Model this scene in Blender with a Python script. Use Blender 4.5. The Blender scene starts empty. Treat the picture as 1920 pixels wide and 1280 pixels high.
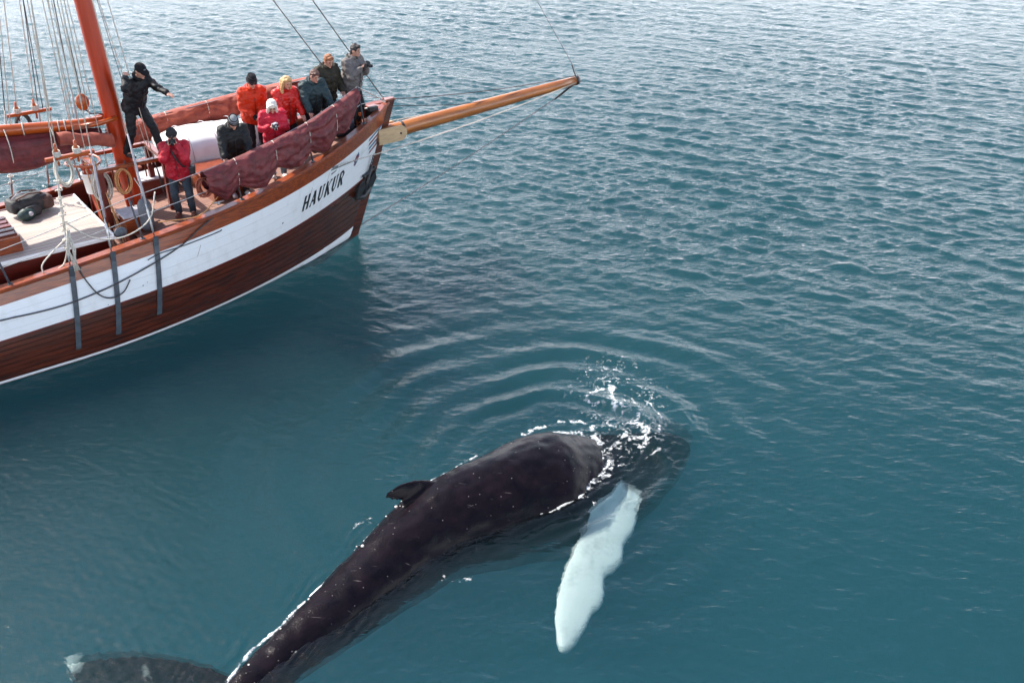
import bpy, bmesh, math, random
import numpy as np
from mathutils import Vector, Matrix, noise as mnoise

D = bpy.data
scene = bpy.context.scene
COL = scene.collection
R = math.radians
random.seed(11)
RNG = np.random.default_rng(7)

# ------------------------------------------------------------------ camera, sky, sun, exposure
CAM_H = 9.3
cam_d = D.cameras.new('camera')
cam_d.sensor_width = 36.0
cam_d.lens = 35.2
cam_d.clip_start = 0.1
cam_d.clip_end = 6000
cam = D.objects.new('camera', cam_d)
cam.location = (0, 0, CAM_H)
cam.rotation_euler = (R(60.0), 0, 0)
COL.objects.link(cam)
scene.camera = cam

SUN_AZ = Vector((-0.92, 0.40, 0)).normalized()      # horizontal direction towards the sun
SUN_EL = R(48)
world = D.worlds.new('World')
scene.world = world
world.use_nodes = True
wn = world.node_tree
wn.nodes.clear()
sky = wn.nodes.new('ShaderNodeTexSky')
sky.sky_type = 'NISHITA'
sky.sun_disc = False
sky.sun_elevation = SUN_EL
sky.sun_rotation = math.atan2(SUN_AZ.x, SUN_AZ.y)
sky.air_density = 1.0
sky.dust_density = 2.0
sky.ozone_density = 1.0
bg = wn.nodes.new('ShaderNodeBackground')
bg.inputs['Strength'].default_value = 0.15
wo = wn.nodes.new('ShaderNodeOutputWorld')
# thin bright cloud veil over the whole sky
wtc = wn.nodes.new('ShaderNodeTexCoord')
wmp = wn.nodes.new('ShaderNodeMapping'); wmp.inputs['Scale'].default_value = (1, 1, 2.6)
wno = wn.nodes.new('ShaderNodeTexNoise'); wno.inputs['Scale'].default_value = 2.2; wno.inputs['Detail'].default_value = 6; wno.inputs['Roughness'].default_value = 0.6
wmr = wn.nodes.new('ShaderNodeMapRange')
wmr.inputs['From Min'].default_value = 0.30; wmr.inputs['From Max'].default_value = 0.70; wmr.inputs['To Min'].default_value = 0.55; wmr.inputs['To Max'].default_value = 1.0
wmx = wn.nodes.new('ShaderNodeMix'); wmx.data_type = 'RGBA'; wmx.inputs['B'].default_value = (16.5, 17.0, 18.0, 1)
wn.links.new(wtc.outputs['Generated'], wmp.inputs['Vector']); wn.links.new(wmp.outputs[0], wno.inputs['Vector'])
wsp = wn.nodes.new('ShaderNodeSeparateXYZ'); wn.links.new(wtc.outputs['Generated'], wsp.inputs[0])
wel = wn.nodes.new('ShaderNodeMapRange'); wel.interpolation_type = 'SMOOTHSTEP'      # haze is thick along the horizon all round, thin overhead
wel.inputs['From Min'].default_value = 0.0; wel.inputs['From Max'].default_value = 0.42; wel.inputs['To Min'].default_value = 1.0; wel.inputs['To Max'].default_value = 0.02
wn.links.new(wsp.outputs['Z'], wel.inputs['Value'])
wml = wn.nodes.new('ShaderNodeMath'); wml.operation = 'MULTIPLY'
wn.links.new(wno.outputs['Fac'], wmr.inputs['Value']); wn.links.new(wmr.outputs[0], wml.inputs[0]); wn.links.new(wel.outputs[0], wml.inputs[1])
wn.links.new(wml.outputs[0], wmx.inputs['Factor'])
wn.links.new(sky.outputs[0], wmx.inputs['A']); wn.links.new(wmx.outputs['Result'], bg.inputs[0])
wn.links.new(bg.outputs[0], wo.inputs[0])

sun_d = D.lights.new('sun', 'SUN')
sun_d.energy = 5.0
sun_d.angle = R(0.6)
sun_d.color = (1.0, 0.95, 0.87)
sun = D.objects.new('sun', sun_d)
to_sun = Vector((SUN_AZ.x * math.cos(SUN_EL), SUN_AZ.y * math.cos(SUN_EL), math.sin(SUN_EL)))
sun.rotation_euler = to_sun.to_track_quat('Z', 'Y').to_euler()
sun.location = to_sun * 60
COL.objects.link(sun)

vs = scene.view_settings
vs.view_transform = 'Standard'
vs.look = 'None'
vs.exposure = 0.9
vs.gamma = 1.0
vs.use_curve_mapping = False
cy = scene.cycles
cy.use_denoising = True
cy.max_bounces = 8
cy.diffuse_bounces = 3
cy.glossy_bounces = 3
cy.transmission_bounces = 4
cy.volume_bounces = 0
cy.transparent_max_bounces = 12
cy.caustics_reflective = False
cy.caustics_refractive = False
cy.sample_clamp_indirect = 6.0

# ------------------------------------------------------------------ helpers
def tag(o, label=None, cat=None, group=None, kind=None):
    if label: o['label'] = label
    if cat: o['category'] = cat
    if group: o['group'] = group
    if kind: o['kind'] = kind
    return o

def link(o, parent=None):
    COL.objects.link(o)
    if parent is not None:
        o.parent = parent
    return o

def empty(name, loc=(0, 0, 0), rz=0.0, parent=None):
    o = D.objects.new(name, None)
    o.empty_display_size = 0.2
    o.location = loc
    o.rotation_euler = (0, 0, rz)
    return link(o, parent)

def mesh_obj(name, verts, faces, mat, parent=None, smooth=True):
    me = D.meshes.new(name)
    me.from_pydata([tuple(v) for v in verts], [], faces)
    me.validate()
    if mat is not None:
        me.materials.append(mat)
    if smooth:
        me.polygons.foreach_set('use_smooth', [True] * len(me.polygons))
    return link(D.objects.new(name, me), parent)

class MB:
    """collects shapes that become one mesh"""
    def __init__(self):
        self.v, self.f = [], []
    def add(self, vs_, fs_):
        o = len(self.v)
        self.v += [tuple(v) for v in vs_]
        self.f += [tuple(i + o for i in f) for f in fs_]
        return self
    def tube(self, pts, rad, n=8, cap=True):
        pts = [Vector(p) for p in pts]
        if not isinstance(rad, (list, tuple)):
            rad = [rad] * len(pts)
        vs_, fs_ = [], []
        prev = None
        for i, p in enumerate(pts):
            a = pts[max(i - 1, 0)]; b = pts[min(i + 1, len(pts) - 1)]
            t = (b - a).normalized() if (b - a).length > 1e-9 else Vector((0, 0, 1))
            if prev is None:
                up = Vector((0, 0, 1)) if abs(t.z) < 0.95 else Vector((1, 0, 0))
                x = t.cross(up).normalized()
            else:
                x = (prev - t * prev.dot(t)).normalized()
            prev = x
            y = t.cross(x)
            for k in range(n):
                an = 2 * math.pi * k / n
                vs_.append(p + (x * math.cos(an) + y * math.sin(an)) * rad[i])
        m = len(pts)
        for i in range(m - 1):
            for k in range(n):
                fs_.append((i * n + k, i * n + (k + 1) % n, (i + 1) * n + (k + 1) % n, (i + 1) * n + k))
        if cap:
            fs_.append(tuple(range(n - 1, -1, -1)))
            fs_.append(tuple((m - 1) * n + k for k in range(n)))
        return self.add(vs_, fs_)
    def box(self, c, s, rot=None):
        c = Vector(c); hx, hy, hz = s[0] / 2, s[1] / 2, s[2] / 2
        vs_ = [Vector((sx * hx, sy * hy, sz * hz)) for sx in (-1, 1) for sy in (-1, 1) for sz in (-1, 1)]
        if rot is not None:
            vs_ = [rot @ v for v in vs_]
        return self.add([c + v for v in vs_], [(0, 1, 3, 2), (4, 6, 7, 5), (0, 4, 5, 1), (2, 3, 7, 6), (0, 2, 6, 4), (1, 5, 7, 3)])
    def ball(self, c, r, nu=10, nv=7, rot=None):
        c = Vector(c)
        r = (r, r, r) if not isinstance(r, (list, tuple)) else r
        vs_ = [Vector((0, 0, r[2]))]
        for j in range(1, nv):
            th = math.pi * j / nv
            for k in range(nu):
                ph = 2 * math.pi * k / nu
                vs_.append(Vector((r[0] * math.sin(th) * math.cos(ph), r[1] * math.sin(th) * math.sin(ph), r[2] * math.cos(th))))
        vs_.append(Vector((0, 0, -r[2])))
        fs_ = [(0, 1 + k, 1 + (k + 1) % nu) for k in range(nu)]
        for j in range(nv - 2):
            for k in range(nu):
                a = 1 + j * nu + k; b = 1 + j * nu + (k + 1) % nu
                fs_.append((a, a + nu, b + nu, b))
        l = len(vs_) - 1; o = 1 + (nv - 2) * nu
        fs_ += [(l, o + (k + 1) % nu, o + k) for k in range(nu)]
        if rot is not None:
            vs_ = [rot @ v for v in vs_]
        return self.add([c + v for v in vs_], fs_)
    def capsule(self, a, ra, b, rb, n=12, sx=1.0):
        """tapered limb with round ends (closed)"""
        a, b = Vector(a), Vector(b)
        t = (b - a).normalized() if (b - a).length > 1e-6 else Vector((0, 0, 1))
        pts, rad = [], []
        for q in (-80, -50, -20):
            pts.append(a + t * ra * math.sin(R(q))); rad.append(ra * math.cos(R(q)))
        for q in (20, 50, 80):
            pts.append(b + t * rb * math.sin(R(q))); rad.append(rb * math.cos(R(q)))
        return self.tube(pts, rad, n)
    def build(self, name, mat, parent=None, smooth=True):
        return mesh_obj(name, self.v, self.f, mat, parent, smooth)

def bevel_box(name, c, s, mat, parent=None, bev=0.01, rot=None, seg=2):
    bm = bmesh.new()
    bmesh.ops.create_cube(bm, size=1.0)
    for v in bm.verts:
        v.co = Vector((v.co.x * s[0], v.co.y * s[1], v.co.z * s[2]))
    bmesh.ops.bevel(bm, geom=list(bm.edges), offset=bev, segments=seg, affect='EDGES', profile=0.6)
    M = Matrix.Translation(Vector(c))
    if rot is not None:
        M = M @ rot.to_4x4()
    bmesh.ops.transform(bm, matrix=M, verts=bm.verts)
    me = D.meshes.new(name)
    bm.to_mesh(me); bm.free()
    me.materials.append(mat)
    return link(D.objects.new(name, me), parent)

def smoothstep(a, b, x):
    t = np.clip((np.asarray(x, dtype=float) - a) / (b - a), 0, 1)
    return t * t * (3 - 2 * t)

# ------------------------------------------------------------------ materials
def mat_new(name):
    m = D.materials.new(name)
    m.use_nodes = True
    nt = m.node_tree
    nt.nodes.clear()
    out = nt.nodes.new('ShaderNodeOutputMaterial')
    return m, nt, out

def pbr(name, col, rough=0.5, var=0.15, scale=8.0, stretch=(1, 1, 1), bump=0.0, bscale=40.0, coat=0.0, metal=0.0, col2=None, detail=5.0, spec=0.5, mixlo=0.35, mixhi=0.65, sheen=0.0):
    """principled surface with a noisy mix of two colours, uneven gloss and fine relief"""
    m, nt, out = mat_new(name)
    N = nt.nodes.new; L = nt.links.new
    b = N('ShaderNodeBsdfPrincipled')
    tc = N('ShaderNodeTexCoord'); mp = N('ShaderNodeMapping')
    mp.inputs['Scale'].default_value = stretch
    L(tc.outputs['Object'], mp.inputs['Vector'])
    n1 = N('ShaderNodeTexNoise')
    n1.inputs['Scale'].default_value = scale; n1.inputs['Detail'].default_value = detail; n1.inputs['Roughness'].default_value = 0.6
    L(mp.outputs[0], n1.inputs['Vector'])
    rmp = N('ShaderNodeMapRange')
    rmp.inputs['From Min'].default_value = mixlo; rmp.inputs['From Max'].default_value = mixhi
    L(n1.outputs['Fac'], rmp.inputs['Value'])
    mx = N('ShaderNodeMix'); mx.data_type = 'RGBA'
    c2 = col2 if col2 else tuple(max(0, c * (1 - var)) for c in col)
    c1 = col if col2 else tuple(min(1, c * (1 + var)) for c in col)
    mx.inputs['A'].default_value = (*c1, 1); mx.inputs['B'].default_value = (*c2, 1)
    L(rmp.outputs[0], mx.inputs['Factor'])
    L(mx.outputs['Result'], b.inputs['Base Color'])
    rr = N('ShaderNodeMapRange')
    rr.inputs['To Min'].default_value = max(0.03, rough - 0.1); rr.inputs['To Max'].default_value = min(1, rough + 0.12)
    L(n1.outputs['Fac'], rr.inputs['Value']); L(rr.outputs[0], b.inputs['Roughness'])
    b.inputs['Metallic'].default_value = metal
    b.inputs['Specular IOR Level'].default_value = spec
    b.inputs['Coat Weight'].default_value = coat
    b.inputs['Coat Roughness'].default_value = 0.12
    if sheen:
        b.inputs['Sheen Weight'].default_value = sheen
    if bump:
        n2 = N('ShaderNodeTexNoise')
        n2.inputs['Scale'].default_value = bscale; n2.inputs['Detail'].default_value = 4
        L(mp.outputs[0], n2.inputs['Vector'])
        bp = N('ShaderNodeBump')
        bp.inputs['Strength'].default_value = bump; bp.inputs['Distance'].default_value = 0.02
        L(n2.outputs['Fac'], bp.inputs['Height']); L(bp.outputs[0], b.inputs['Normal'])
    L(b.outputs[0], out.inputs['Surface'])
    return m
# ------------------------------------------------------------------ the sea
# ridge of the back from the flukes to the snout: x, y, z, dorsoventral half, lateral half, roll
RIDGE = [(-3.62, 7.55, -0.24, 0.13, 0.22, 8), (-3.42, 7.95, -0.08, 0.2, 0.23, 14), (-3.295, 8.116, 0.02, 0.27, 0.27, 18), (-2.867, 8.801, 0.08, 0.34, 0.33, 20), (-2.445, 9.446, 0.16, 0.45, 0.43, 22), (-1.996, 10.228, 0.25, 0.57, 0.54, 23), (-1.525, 10.951, 0.34, 0.68, 0.64, 24), (-1.214, 11.304, 0.39, 0.75, 0.7, 24), (-0.7, 11.738, 0.44, 0.85, 0.78, 24), (-0.08, 12.212, 0.46, 0.94, 0.86, 24), (0.492, 12.628, 0.38, 0.99, 0.92, 22), (0.98, 12.93, 0.14, 0.98, 0.93, 18), (1.42, 13.26, -0.13, 0.92, 0.88, 14), (1.92, 13.62, -0.36, 0.80, 0.78, 10), (2.42, 13.98, -0.58, 0.62, 0.64, 8), (2.82, 14.26, -0.82, 0.42, 0.46, 6), (3.08, 14.44, -1.04, 0.18, 0.22, 6)]
WH_C = np.array([1.15, 12.9])           # where the whale goes under: centre of its rings
def wave_sets():
    rng = np.random.default_rng(3)
    sets = []
    # (wavelength from, to, how many, mean direction of travel, spread, rms slope)
    for lo, hi, n, dr, spr, slope in ((1.3, 2.6, 9, 60, 14, 0.026), (0.55, 1.2, 22, 64, 14, 0.056), (0.50, 1.0, 14, 112, 13, 0.046),
                                      (0.22, 0.55, 40, 72, 20, 0.128), (0.22, 0.45, 18, 112, 16, 0.065), (0.11, 0.22, 30, 80, 34, 0.090)):
        for i in range(n):
            lam = lo * (hi / lo) ** rng.random()
            an = R(dr + rng.normal() * spr)
            k = 2 * math.pi / lam
            amp = slope * math.sqrt(2.0 / n) / k
            sets.append((k * math.cos(an), k * math.sin(an), amp, rng.random() * 6.283, lam))
    return sets
WAVES = wave_sets()
PATCH = [(0.11, 0.05, 0.3), (-0.07, 0.16, 2.1), (0.23, -0.19, 4.4), (0.31, 0.27, 1.2), (-0.42, 0.21, 5.0), (0.12, -0.47, 3.3)]

def calm(x, y):
    """how ruffled the sea is at a place (0 slick .. 1 breeze)"""
    d = np.hypot((x + 0.4) / 1.35, (y - 10.6) / 1.0)
    a = 0.24 + 0.76 * smoothstep(4.0, 13.0, d)
    lee = smoothstep(6.5, 1.0, np.hypot((x + 5.5) / 1.3, y - 11.0))     # sheltered water along the ship's side
    a = a * (1 - 0.35 * lee)
    n = sum(np.sin(px * x + py * y + ph) for px, py, ph in PATCH) / 6.0
    a = a * (1 + 0.55 * n)
    a = a * (1 - 0.48 * smoothstep(16, 40, y))
    return np.clip(a, 0.08, 1.5)

def sea(x, y, dist=None):
    """height of the water at (x, y); dist thins out waves the mesh cannot carry"""
    x = np.asarray(x, dtype=float); y = np.asarray(y, dtype=float)
    c = calm(x, y)
    lee2 = smoothstep(7.5, 2.0, np.hypot((x + 5.5) / 1.3, y - 10.5))
    fine = 0.52 + 0.48 * c + 0.18 * lee2
    h = np.zeros_like(x)
    for kx, ky, a, ph, lam in WAVES:
        w = c if lam > 0.22 else fine * 0.8
        t = a * np.cos(kx * x + ky * y + ph)
        if dist is not None:
            w = w * smoothstep(dist * 1.6, dist * 3.2, np.full_like(x, lam)) if np.ndim(dist) == 0 else w * np.clip((lam - 1.6 * dist) / (1.6 * dist + 1e-9), 0, 1)
        h += w * t
    # crests a little sharper than troughs
    h = h + 2.2 * h * np.abs(h)
    # rings spreading from the whale
    rx, ry = (x - WH_C[0] + 0.5), (y - WH_C[1] + 0.3)
    r = np.hypot(rx, ry * 1.05)
    ang = np.arctan2(ry, rx)
    wob = 0.10 * np.sin(3 * ang + 1.0) + 0.06 * np.sin(7 * ang + 0.4)
    rr = r + wob
    env = smoothstep(0.9, 1.7, rr) * (1 - smoothstep(3.4, 6.2, rr))
    side = 0.35 + 0.65 * smoothstep(-0.4, 0.9, np.sin(ang - 0.15))
    ringw = np.sin(6.283 * (rr - 1.1) / (0.50 + 0.05 * rr))
    h += 0.021 * env * side * (ringw + 0.45 * ringw * np.abs(ringw)) * (0.75 + 0.4 * np.sin(5 * ang + 2.2 * rr))
    # small ripples hugging the whale's sides
    bx_ = (x > -5) & (x < 4) & (y > 6) & (y < 16)
    if np.any(bx_):
        xx, yy = x[bx_], y[bx_]
        dm = np.full(xx.shape, 9.0)
        for p0, p1 in zip(RIDGE[2:-4], RIDGE[3:-3]):
            ux, uy = p1[0] - p0[0], p1[1] - p0[1]
            L2_ = ux * ux + uy * uy
            t = np.clip(((xx - p0[0]) * ux + (yy - p0[1]) * uy) / L2_, 0, 1)
            ln_ = math.sqrt(L2_)
            a_ = p0[4] + (p1[4] - p0[4]) * t
            cx = p0[0] + ux * t + uy / ln_ * 0.35 * a_; cy_ = p0[1] + uy * t - ux / ln_ * 0.35 * a_
            dm = np.minimum(dm, np.hypot(xx - cx, yy - cy_) - 0.85 * a_)
        wob2 = 0.06 * np.sin(7 * xx + 3 * yy) + 0.05 * np.sin(4 * yy - 9 * xx + 1)
        e3 = np.exp(-np.maximum(dm, 0) / 0.30) * (0.55 + 0.45 * np.sin(3.1 * xx + 4.3 * yy) * np.sin(5.3 * xx - 2.2 * yy))
        h[bx_] += 0.0085 * e3 * np.sin(6.283 * (dm + wob2) / 0.17) + 0.004 * e3 * np.sin(6.283 * (dm - wob2) / 0.10)
    # ripples running off the whale's flank towards the camera
    d2 = (x * 0.62 - y * 0.78 + 8.7)
    e2 = np.exp(-((x - 0.8) / 0.9) ** 2 - ((y - 11.1) / 0.9) ** 2)
    h += 0.014 * e2 * np.sin(6.283 * d2 / 0.27 + 1.5 * np.sin(2.4 * x + 1.3 * y))
    # the hump of water pushed up over the head
    h += 0.10 * np.exp(-((x - 2.05) / 0.75) ** 2 - ((y - 13.15) / 0.6) ** 2)
    h += 0.03 * np.exp(-(((rr - 1.75) / 0.12) ** 2)) * smoothstep(-0.9, 0.9, np.cos(ang - 0.1))
    return h

def water_material():
    m, nt, out = mat_new('sea_water')
    N = nt.nodes.new; L = nt.links.new
    geo = N('ShaderNodeTexCoord')
    mp = N('ShaderNodeMapping'); mp.inputs['Scale'].default_value = (0.55, 1.5, 1); mp.inputs['Rotation'].default_value = (0, 0, R(-22))
    L(geo.outputs['Object'], mp.inputs['Vector'])
    n1 = N('ShaderNodeTexNoise'); n1.inputs['Scale'].default_value = 6.5; n1.inputs['Detail'].default_value = 3.5; n1.inputs['Roughness'].default_value = 0.55
    n1.inputs['Distortion'].default_value = 0.6
    L(mp.outputs[0], n1.inputs['Vector'])
    at = N('ShaderNodeAttribute'); at.attribute_name = 'ruffle'
    bp = N('ShaderNodeBump'); bp.inputs['Distance'].default_value = 0.028
    st = N('ShaderNodeMath'); st.operation = 'MULTIPLY_ADD'; st.inputs[1].default_value = 0.75; st.inputs[2].default_value = 0.32
    L(at.outputs['Fac'], st.inputs[0]); L(st.outputs[0], bp.inputs['Strength'])
    n2 = N('ShaderNodeTexNoise'); n2.inputs['Scale'].default_value = 19; n2.inputs['Detail'].default_value = 2.5; n2.inputs['Distortion'].default_value = 0.4
    L(mp.outputs[0], n2.inputs['Vector'])
    hm = N('ShaderNodeMath'); hm.operation = 'MULTIPLY_ADD'; hm.inputs[1].default_value = 0.32
    L(n2.outputs['Fac'], hm.inputs[0]); L(n1.outputs['Fac'], hm.inputs[2]); L(hm.outputs[0], bp.inputs['Height'])
    fr = N('ShaderNodeFresnel'); fr.inputs['IOR'].default_value = 1.333
    L(bp.outputs[0], fr.inputs['Normal'])
    gm = N('ShaderNodeNewGeometry')                      # same reflectance for light passing up or down
    iv = N('ShaderNodeMapRange'); iv.inputs['To Min'].default_value = 1.333; iv.inputs['To Max'].default_value = 1 / 1.333
    L(gm.outputs['Backfacing'], iv.inputs['Value']); L(iv.outputs[0], fr.inputs['IOR'])
    gl = N('ShaderNodeBsdfGlossy'); gl.inputs['Roughness'].default_value = 0.06
    L(bp.outputs[0], gl.inputs['Normal'])
    tr = N('ShaderNodeBsdfTransparent')
    rf = N('ShaderNodeBsdfRefraction'); rf.inputs['IOR'].default_value = 1.13; rf.inputs['Roughness'].default_value = 0.16
    L(bp.outputs[0], rf.inputs['Normal'])
    mt = N('ShaderNodeMixShader'); mt.inputs[0].default_value = REFR
    L(tr.outputs[0], mt.inputs[1]); L(rf.outputs[0], mt.inputs[2])
    ms = N('ShaderNodeMixShader')
    L(fr.outputs[0], ms.inputs[0]); L(mt.outputs[0], ms.inputs[1]); L(gl.outputs[0], ms.inputs[2])
    L(ms.outputs[0], out.inputs['Surface'])
    sc = N('ShaderNodeVolumeScatter'); sc.inputs['Color'].default_value = (0.11, 0.40, 0.435, 1); sc.inputs["Density"].default_value = 0.20
    ab = N('ShaderNodeVolumeAbsorption'); ab.inputs['Color'].default_value = (0.02, 0.46, 0.54, 1); ab.inputs["Density"].default_value = 0.36
    ad = N('ShaderNodeAddShader')
    L(sc.outputs[0], ad.inputs[0]); L(ab.outputs[0], ad.inputs[1]); L(ad.outputs[0], out.inputs['Volume'])
    return m
REFR = 0.45

def build_sea():
    # a fan-shaped grid: fine where the water is near, coarse far off and behind
    dense = np.linspace(-33, 33, 861)
    coarse = np.linspace(39, 321, 47)
    azi = np.radians(np.concatenate([dense, coarse]))       # measured from +Y clockwise
    dep = np.concatenate([np.linspace(58, 22, 540), np.linspace(21.97, 10.0, 450)])
    rad = CAM_H / np.tan(np.radians(dep))
    far = rad[-1] * (2400 / rad[-1]) ** np.linspace(0.04, 1, 40)
    rad = np.concatenate([np.array([0.6, 2.0, 3.6, 4.8]), rad, far])
    na, nr = len(azi), len(rad)
    A, RR = np.meshgrid(azi, rad)
    X = RR * np.sin(A); Y = RR * np.cos(A)
    spacing = np.gradient(rad)[:, None] * np.ones_like(A)
    spacing = np.maximum(spacing, RR * np.gradient(azi)[None, :])
    Z = sea(X, Y, spacing * 1.1)
    Z *= (RR > 5.0)
    Z *= np.exp(-np.maximum(RR - 120, 0) / 120)
    top = np.stack([X, Y, Z], -1).reshape(-1, 3)
    n = len(top)
    extra = []
    for k in range(na):
        extra.append((X[-1, k], Y[-1, k], -14.0))
    V = np.concatenate([top, [(0, 0, 0)], np.array(extra), [(0, 0, -14.0)]])
    ci, e0, cb = n, n + 1, n + 1 + na
    i, k = np.meshgrid(np.arange(nr - 1), np.arange(na), indexing='ij')
    k2 = (k + 1) % na
    quads = np.stack([i * na + k, (i + 1) * na + k, (i + 1) * na + k2, i * na + k2], -1).reshape(-1, 4)[:, ::-1]
    kk = np.arange(na); k2 = (kk + 1) % na
    side = np.stack([(nr - 1) * na + kk, e0 + kk, e0 + k2, (nr - 1) * na + k2], -1)[:, ::-1]
    tris = np.concatenate([np.stack([np.full(na, ci), k2, kk], -1), np.stack([np.full(na, cb), e0 + kk, e0 + k2], -1)])
    q = np.concatenate([quads, side])
    me = D.meshes.new('sea')
    me.vertices.add(len(V)); me.vertices.foreach_set('co', V.ravel().astype(np.float32))
    nl = q.size + tris.size
    me.loops.add(nl); me.loops.foreach_set('vertex_index', np.concatenate([q.ravel(), tris.ravel()]).astype(np.int32))
    npol = len(q) + len(tris)
    me.polygons.add(npol)
    st = np.concatenate([np.arange(len(q)) * 4, len(q) * 4 + np.arange(len(tris)) * 3]).astype(np.int32)
    me.polygons.foreach_set('loop_start', st)
    me.polygons.foreach_set('use_smooth', np.ones(npol, dtype=bool))
    me.update(calc_edges=True)
    at = me.attributes.new('ruffle', 'FLOAT', 'POINT')
    rf = np.zeros(len(V), dtype=np.float32); rf[:n] = (calm(X, Y) + 0.14 * smoothstep(7.5, 2.0, np.hypot((X + 5.5) / 1.3, Y - 10.5))).ravel()
    at.data.foreach_set('value', rf)
    me.materials.append(water_material())
    o = link(D.objects.new('sea', me))
    tag(o, 'teal green open sea with small ripples', 'sea', kind='structure')
    return o
build_sea()
# ------------------------------------------------------------------ the whale
def catmull(P, n):
    P = [np.array(p, float) for p in P]
    P = [2 * P[0] - P[1]] + P + [2 * P[-1] - P[-2]]
    out = []
    for i in range(1, len(P) - 2):
        for k in range(n):
            t = k / n
            p0, p1, p2, p3 = P[i - 1], P[i], P[i + 1], P[i + 2]
            out.append(0.5 * ((2 * p1) + (-p0 + p2) * t + (2 * p0 - 5 * p1 + 4 * p2 - p3) * t * t + (-p0 + 3 * p1 - 3 * p2 + p3) * t ** 3))
    out.append(P[-2])
    return np.array(out)

def remesh(mb, voxel, smooth=2, name='m'):
    """fuse overlapping closed shapes into one continuous skin"""
    o = mb.build(name, None)
    md = o.modifiers.new('r', 'REMESH'); md.mode = 'VOXEL'; md.voxel_size = voxel; md.adaptivity = 0
    if smooth:
        ms = o.modifiers.new('s', 'SMOOTH'); ms.iterations = smooth; ms.factor = 0.5
    dg = bpy.context.evaluated_depsgraph_get()
    me = D.meshes.new_from_object(o.evaluated_get(dg))
    old = o.data
    D.objects.remove(o); D.meshes.remove(old)
    me.polygons.foreach_set('use_smooth', [True] * len(me.polygons))
    return me

def whale_frames():
    C = catmull(RIDGE, 7)
    out = []
    for i, c in enumerate(C):
        a = C[max(i - 1, 0)][:3]; b = C[min(i + 1, len(C) - 1)][:3]
        t = Vector(b - a).normalized()
        left = Vector((0, 0, 1)).cross(t).normalized()          # away from the camera
        up = t.cross(left).normalized() * 1.0
        if up.z < 0: up = -up
        ro = R(c[5])
        dors = (up * math.cos(ro) + left * math.sin(ro)).normalized()
        lat = dors.cross(t).normalized()                          # towards the camera side
        out.append((Vector(c[:3]), t, dors, lat, c[3], c[4]))
    return out
WF = whale_frames()

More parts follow.
